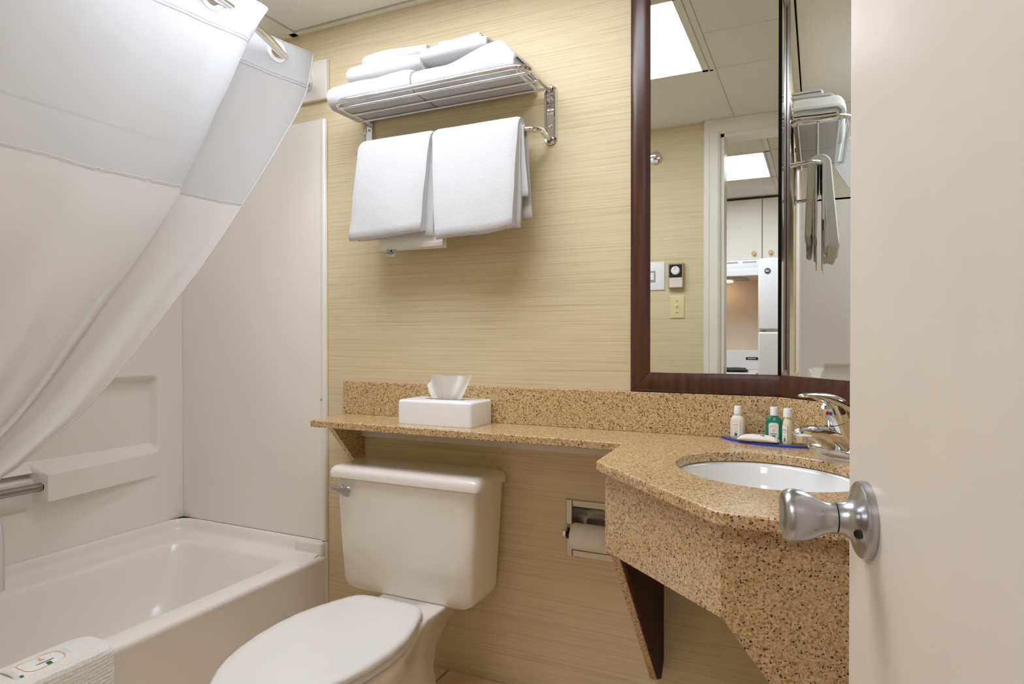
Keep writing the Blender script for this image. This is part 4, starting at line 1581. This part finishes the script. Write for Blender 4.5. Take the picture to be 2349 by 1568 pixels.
def mat_sheet(bm, off, th, y0, y1, zin, zout, seed):
    NYs = 22
    xi, xo = -1.606, -1.529
    zt_ = ZR + .0005 + off
    rings = []
    ri, ro = .006 + off, .006 + off + th
    prof = []
    def side(r, h):
        p = []
        for j in range(8): p.append((xo - .004 + r, zout + (zt_ - .008 - zout) * j / 7))
        for j in range(1, 9):
            a = (pi / 2) * j / 8
            p.append((xo - .004 + r * cos(a), zt_ - .008 + (h) * sin(a)))
        for j in range(1, 9):
            a = pi / 2 + (pi / 2) * j / 8
            p.append((xi + .012 + r * cos(a), zt_ - .008 + (h) * sin(a)))
        for j in range(1, 8): p.append((xi + .012 - r, zt_ - .008 + (zin - zt_ + .008) * j / 7))
        return p
    prof = side(ro, .008 + th) + side(ri, .008)[::-1]
    for i in range(NYs + 1):
        f = i / NYs
        y = y0 + (y1 - y0) * f
        er = 1 - min(1.0, (1 - f) / .06)
        ring = []
        for x, z in prof:
            w_ = .004 * noise.noise(Vector((x * 9, y * 8, z * 7 + seed)))
            cxm = -1.567
            ring.append((x - (x - cxm) * er * .10 + w_, y - .02 * sstep(.33, .28, z) * 0, z + w_ - (er * .006 if z > ZR else 0)))
        rings.append(ring)
    loft(bm, rings)


bm = BM()
mat_sheet(bm, .0145, .0135, .50, .975, .20, .085, 1.0)
obj('outer_fold', bm, M['waffle'], mat_t, smooth=60)
bm = BM()
mat_sheet(bm, .0008, .0130, .50, .966, .21, .09, 4.0)
obj('inner_fold', bm, M['waffle'], mat_t, smooth=60)
# paper band on top
bm = BM()
ZM = ZR + .0005 + .0145 + .0135


def band_p(a, y):
    """a in 0..1 around the top of the mat from the outer face to the inner face"""
    x = -1.500 + (a) * (-1.616 + 1.500)
    e = (a - .5) * 2
    z = ZM + .0030 - .020 * abs(e) ** 2.6
    return Vector((x, y, z))


rows = []
for i in range(19):
    rows.append([bm.verts.new(band_p(i / 18, yy_)) for yy_ in (.776, .80, .83, .86, .899)])
for a, b in zip(rows, rows[1:]):
    for j in range(4): bm.faces.new((a[j], a[j + 1], b[j + 1], b[j]))
band = obj('paper_band', bm, M['label'], mat_t, smooth=60)
md = band.modifiers.new('solid', 'SOLIDIFY'); md.thickness = .0006; md.offset = 1
bm = BM()
A_, B_ = [], []
for p in rrect(0, 0, .030, .043, .020, 0, 6):
    A_.append(bm.verts.new(band_p(.48 - p[0] / .116, .842 + p[1]) + Vector((0, 0, .0014))))
for p in rrect(0, 0, .0282, .0412, .0185, 0, 6):
    B_.append(bm.verts.new(band_p(.48 - p[0] / .116, .842 + p[1]) + Vector((0, 0, .0014))))
for i in range(len(A_)): bm.faces.new((A_[i], A_[(i + 1) % len(A_)], B_[(i + 1) % len(A_)], B_[i]))
obj('label_outline', bm, M['ink_orange'], band)


def band_mark(name, a0, a1, y0, y1, m):
    bm = BM()
    vs_ = [bm.verts.new(band_p(a, y_) + Vector((0, 0, .0016))) for a, y_ in ((a0, y0), (a0, y1), (a1, y1), (a1, y0))]
    bm.faces.new(vs_)
    obj(name, bm, m, band)


band_mark('leaf_square', .24, .33, .842, .852, M['ink_green'])
band_mark('leaf_square', .20, .26, .785, .792, M['ink_green'])
band_mark('text_line', .365, .385, .826, .862, M['ink_blue'])
band_mark('sunburst', .47, .50, .838, .850, M['ink_orange'])
band_mark('sunburst', .50, .62, .8425, .8455, M['ink_orange'])

# ------------------------------------------------------------------ things on the door wall (seen in the mirror)
def wallplate(bm, x0, x1, z0, z1, d, y=YF):
    loft(bm, [[(x, y + .0004, z) for x, z in ((x0, z0), (x1, z0), (x1, z1), (x0, z1))],
              [(x, y + d * .5, z) for x, z in ((x0, z0), (x1, z0), (x1, z1), (x0, z1))],
              [(x, y + d, z) for x, z in ((x0 + .003, z0 + .003), (x1 - .003, z0 + .003), (x1 - .003, z1 - .003), (x0 + .003, z1 - .003))]])


sw = thing('light_switch', (-.645, YF, 1.195), 'ivory toggle light switch below the thermostat by the doorway', 'light switch')
bm = BM(); wallplate(bm, -.683, -.609, 1.143, 1.258, .006)
obj('plate', bm, M['ivory'], sw, bevel=.001)
bm = BM(); prism(bm, [(-.651, YF + .006, 1.192), (-.651, YF + .018, 1.207), (-.651, YF + .018, 1.212), (-.651, YF + .006, 1.212)], (.010, 0, 0))
obj('toggle', bm, M['plastic_white'], sw)
for zz in (1.172, 1.229):
    bm = BM(); lathe(bm, [(0, .0028), (.0012, .002)], (-.646, YF + .006, zz), (0, 1, 0), 12)
    obj('screw', bm, M['dark_gap'], sw)
th_ = thing('thermostat', (-.647, YF, 1.36), 'beige box thermostat with round dial on the door wall', 'thermostat')
bm = BM(); box(bm, -.687, -.611, YF + .0004, YF + .028, 1.294, 1.421)
obj('case', bm, M['thermo'], th_, bevel=.003)
bm = BM(); box(bm, -.681, -.617, YF + .028, YF + .0295, 1.299, 1.347)
obj('lower_face', bm, M['thermo_face'], th_)
bm = BM(); box(bm, -.681, -.617, YF + .028, YF + .0297, 1.348, 1.413)
fp = obj('dial_face', bm, M['black'], th_)
bm = BM(); lathe(bm, [(0, .022), (.010, .021), (.013, .018), (.0135, .0005)], (-.649, YF + .0297, 1.382), (0, 1, 0), 28)
obj('dial', bm, M['plastic_white'], th_, smooth=40)
bm = BM(); box(bm, -.650, -.648, YF + .043, YF + .0438, 1.386, 1.399)
obj('dial_pointer', bm, M['black'], th_)
wp = thing('wall_outlet', (-.755, YF, 1.36), 'wide white wall plate with a grey rocker beside the thermostat', 'wall plate')
bm = BM(); wallplate(bm, -.84, -.708, 1.288, 1.432, .008)
obj('plate', bm, M['plastic_white'], wp, bevel=.001)
bm = BM(); box(bm, -.792, -.755, YF + .008, YF + .011, 1.330, 1.387)
rk = obj('rocker_bezel', bm, M['enamel_grey'], wp, bevel=.006, bseg=3)
bm = BM(); box(bm, -.785, -.762, YF + .011, YF + .014, 1.340, 1.377)
obj('rocker', bm, M['plastic_white'], wp, bevel=.003)
hk = thing('robe_hook', (-.757, YF, 1.965), 'round chrome hook high on the door wall', 'hook')
bm = BM(); lathe(bm, [(0, .034), (.006, .034), (.010, .028), (.012, .014), (.03, .010), (.05, .011), (.058, .016), (.064, .014), (.066, .0005)], (-.757, YF, 1.965), (0, 1, 0), 32)
obj('hook_body', bm, M['chrome'], hk, smooth=40)

# ------------------------------------------------------------------ kitchen behind the camera (seen in the mirror)
KX0, KX1, KY0 = -1.9, 1.3, -2.08
bm = BM(); box(bm, KX0, KX1, KY0, YK, -.05, -.0)
struct(obj('floor_kitchen', bm, M['vinyl']))
bm = BM(); box(bm, KX0, KX1, KY0 - .08, KY0, 0, ZT + .08)
struct(obj('wall_kitchen_back', bm, M['kitchen_wall']))
bm = BM(); box(bm, KX0 - .08, KX0, KY0, YK, 0, ZT + .08)
struct(obj('wall_kitchen_left', bm, M['kitchen_wall']))
bm = BM(); box(bm, KX1, KX1 + .08, KY0, YK, 0, ZT + .08)
struct(obj('wall_kitchen_right', bm, M['kitchen_wall']))
bm = BM(); box(bm, XR + .1, KX1, YK, YF, 0, ZT + .08)
struct(obj('wall_kitchen_front', bm, M['kitchen_wall']))
bm = BM(); box(bm, KX0, KX1, KY0, YK, ZT + .03, ZT + .09)
kc = struct(obj('ceiling_kitchen', bm, M['dark_gap']))
KLX0, KLX1, KLY0, KLY1 = -.90, -.28, -1.135, -.505
for (a0, a1, c0, c1) in ((KX0, -.91, KY0, -1.145), (-.90, -.28, KY0, -1.145), (-.25, KX1, KY0, -.50), (KX0, -.91, -1.125, YK), (-.90, -.28, -.495, YK), (-.25, KX1, -.48, YK)):
    b2 = BM(); box(b2, a0, a1, c0, c1, ZT + .002, ZT + .02)
    obj('panel', b2, M['ceil_tile'], kc)
for (a0, a1, c0, c1) in ((-.278, -.252, KY0, YK), (-.912, -.898, KY0, YK), (KX0, KX1, -1.147, -1.133), (KX0, KX1, -.506, -.488), (KX0, KX1, YK - .02, YK)):
    b2 = BM(); box(b2, a0, a1, c0, c1, ZT - .001, ZT + .012)
    obj('grid_bar', b2, M['tbar'], kc)
kl = thing('ceiling_light', ((KLX0 + KLX1) / 2, (KLY0 + KLY1) / 2, ZT), 'square fluorescent ceiling panel in the kitchen seen through the doorway', 'light')
bm = BM()
box(bm, KLX0, KLX0 + .015, KLY0, KLY1, ZT - .003, ZT + .012)
box(bm, KLX1 - .012, KLX1, KLY0, KLY1, ZT - .003, ZT + .012)
box(bm, KLX0, KLX1, KLY0, KLY0 + .010, ZT - .003, ZT + .012)
box(bm, KLX0, KLX1, KLY1 - .010, KLY1, ZT - .003, ZT + .012)
obj('frame', bm, M['tbar'], kl)
bm = BM(); box(bm, KLX0 + .015, KLX1 - .012, KLY0 + .01, KLY1 - .01, ZT + .0, ZT + .004)
obj('diffuser', bm, M['diffuser_k'], kl)

YC = -1.735      # cabinet door faces
kcab = thing('wall_cabinet', (-.6, YC, 1.64), 'white laminate kitchen wall cabinet above the range hood', 'cabinet')
bm = BM(); box(bm, -1.15, .30, KY0 + .0005, YC - .02, 1.64, ZT - .012)
obj('body', bm, M['cab_gap'], kcab)
for (a0, a1, kx, lab) in ((-1.149, -.387, -.441, 0), (-.382, .30, -.324, 0)):
    bm = BM(); box(bm, a0, a1, YC - .019, YC, 1.636, ZT - .02)
    dr = obj('door', bm, M['cab_white'], kcab, bevel=.002)
    bm = BM(); lathe(bm, [(0, .007), (.008, .0065), (.013, .014), (.021, .0165), (.027, .013), (.030, .004), (.030, .0005)], (kx, YC, 1.683), (0, 1, 0), 24)
    obj('knob', bm, M['wood_knob'], dr, smooth=50)
hood = thing('range_hood', (-.78, KY0, 1.50), 'white range hood under the kitchen wall cabinet', 'range hood')
bm = BM()
HYF = -1.60
prism(bm, [(-1.148, KY0 + .0005, 1.632), (-1.148, YC + .04, 1.632), (-1.148, YC + .055, 1.580), (-1.148, HYF, 1.555), (-1.148, HYF, 1.505), (-1.148, KY0 + .0005, 1.505)], (.748, 0, 0))
obj('shell', bm, M['enamel'], hood, bevel=.004)
bm = BM()
for k in range(3):
    for q in range(4):
        box(bm, -.78 + k * .13, -.68 + k * .13, YC + .043, YC + .0475, 1.592 + q * .008, 1.597 + q * .008)
obj('vent', bm, M['enamel_grey'], hood)
bm = BM(); box(bm, -1.0, -.50, -2.0, -1.70, 1.498, 1.5048)
obj('filter', bm, M['enamel_grey'], hood)
bm = BM(); box(bm, -.80, -.62, -1.98, -1.86, 1.488, 1.4978)
obj('lamp', bm, M['hood_light'], hood)
rng = thing('kitchen_range', (-.78, -1.75, 0), 'white kitchen range with black burners under the hood', 'range')
bm = BM(); box(bm, -1.148, -.405, KY0 + .001, -1.46, 0, .79)
obj('body', bm, M['enamel'], rng, bevel=.006)
bm = BM(); prism(bm, [(-1.148, KY0 + .001, .79), (-1.148, KY0 + .075, .79), (-1.148, KY0 + .045, .945), (-1.148, KY0 + .001, .945)], (.743, 0, 0))
gd = obj('backguard', bm, M['enamel'], rng, bevel=.004)
bm = BM(); box(bm, -.525, -.43, KY0 + .058, KY0 + .064, .868, .888)
nm = obj('control_label', bm, M['black'], gd)
bm = BM(); box(bm, -.512, -.452, KY0 + .064, KY0 + .0648, .8755, .8805)
obj('label_bar', bm, M['plastic_white'], nm)
for bx, by, r in ((-.95, -1.62, .09), (-.58, -1.64, .10), (-.95, -1.88, .08), (-.60, -1.88, .085)):
    bm = BM()
    for q in range(4):
        rr = r * (1 - q * .22)
        tube(bm, [(bx + rr * cos(2 * pi * k / 28), by + rr * sin(2 * pi * k / 28), .802) for k in range(29)], .006, 8, False)
    lathe(bm, [(0, r * 1.12), (.004, r * 1.12), (.005, r)], (bx, by, .7905), (0, 0, 1), 28)
    obj('burner', bm, M['black'], rng, smooth=50)
fr = thing('refrigerator', (-.05, -1.7, 0), 'white top-freezer refrigerator beside the kitchen range', 'refrigerator')
FX0, FX1, FYF = -.384, .26, -1.37
bm = BM(); box(bm, FX0 + .002, FX1 - .002, KY0 + .02, FYF - .06, .02, 1.595)
obj('cabinet', bm, M['enamel'], fr, bevel=.005)
bm = BM(); box(bm, FX0, FX1, FYF - .055, FYF, 1.10, 1.6025)
fz = obj('freezer_door', bm, M['enamel'], fr, bevel=.012, bseg=3)
bm = BM(); box(bm, FX0, FX1, FYF - .055, FYF, .06, 1.085)
obj('fridge_door', bm, M['enamel'], fr, bevel=.012, bseg=3)
bm = BM(); box(bm, FX0 + .05, FX1 - .02, FYF - .05, FYF - .006, 1.085, 1.100)
obj('door_gap', bm, M['enamel_grey'], fr)
bm = BM(); lathe(bm, [(0, .021), (.002, .021), (.003, .0195)], (FX0 + .062, FYF, 1.512), (0, 1, 0), 28)
bd = obj('badge', bm, M['ink_dark'], fz, smooth=40)
bm = text_bm('GE', .022, (FX0 + .062, FYF + .0034, 1.512), (-1, 0, 0), (0, 0, 1), .0003)
obj('monogram', bm, M['plastic_white'], bd)
bm = BM()
tube(bm, [(FX0 + .062 + .0185 * cos(2 * pi * k / 32), FYF + .003, 1.512 + .0185 * sin(2 * pi * k / 32)) for k in range(33)], .0009, 6, False)
obj('badge_ring', bm, M['chrome'], bd, smooth=60)
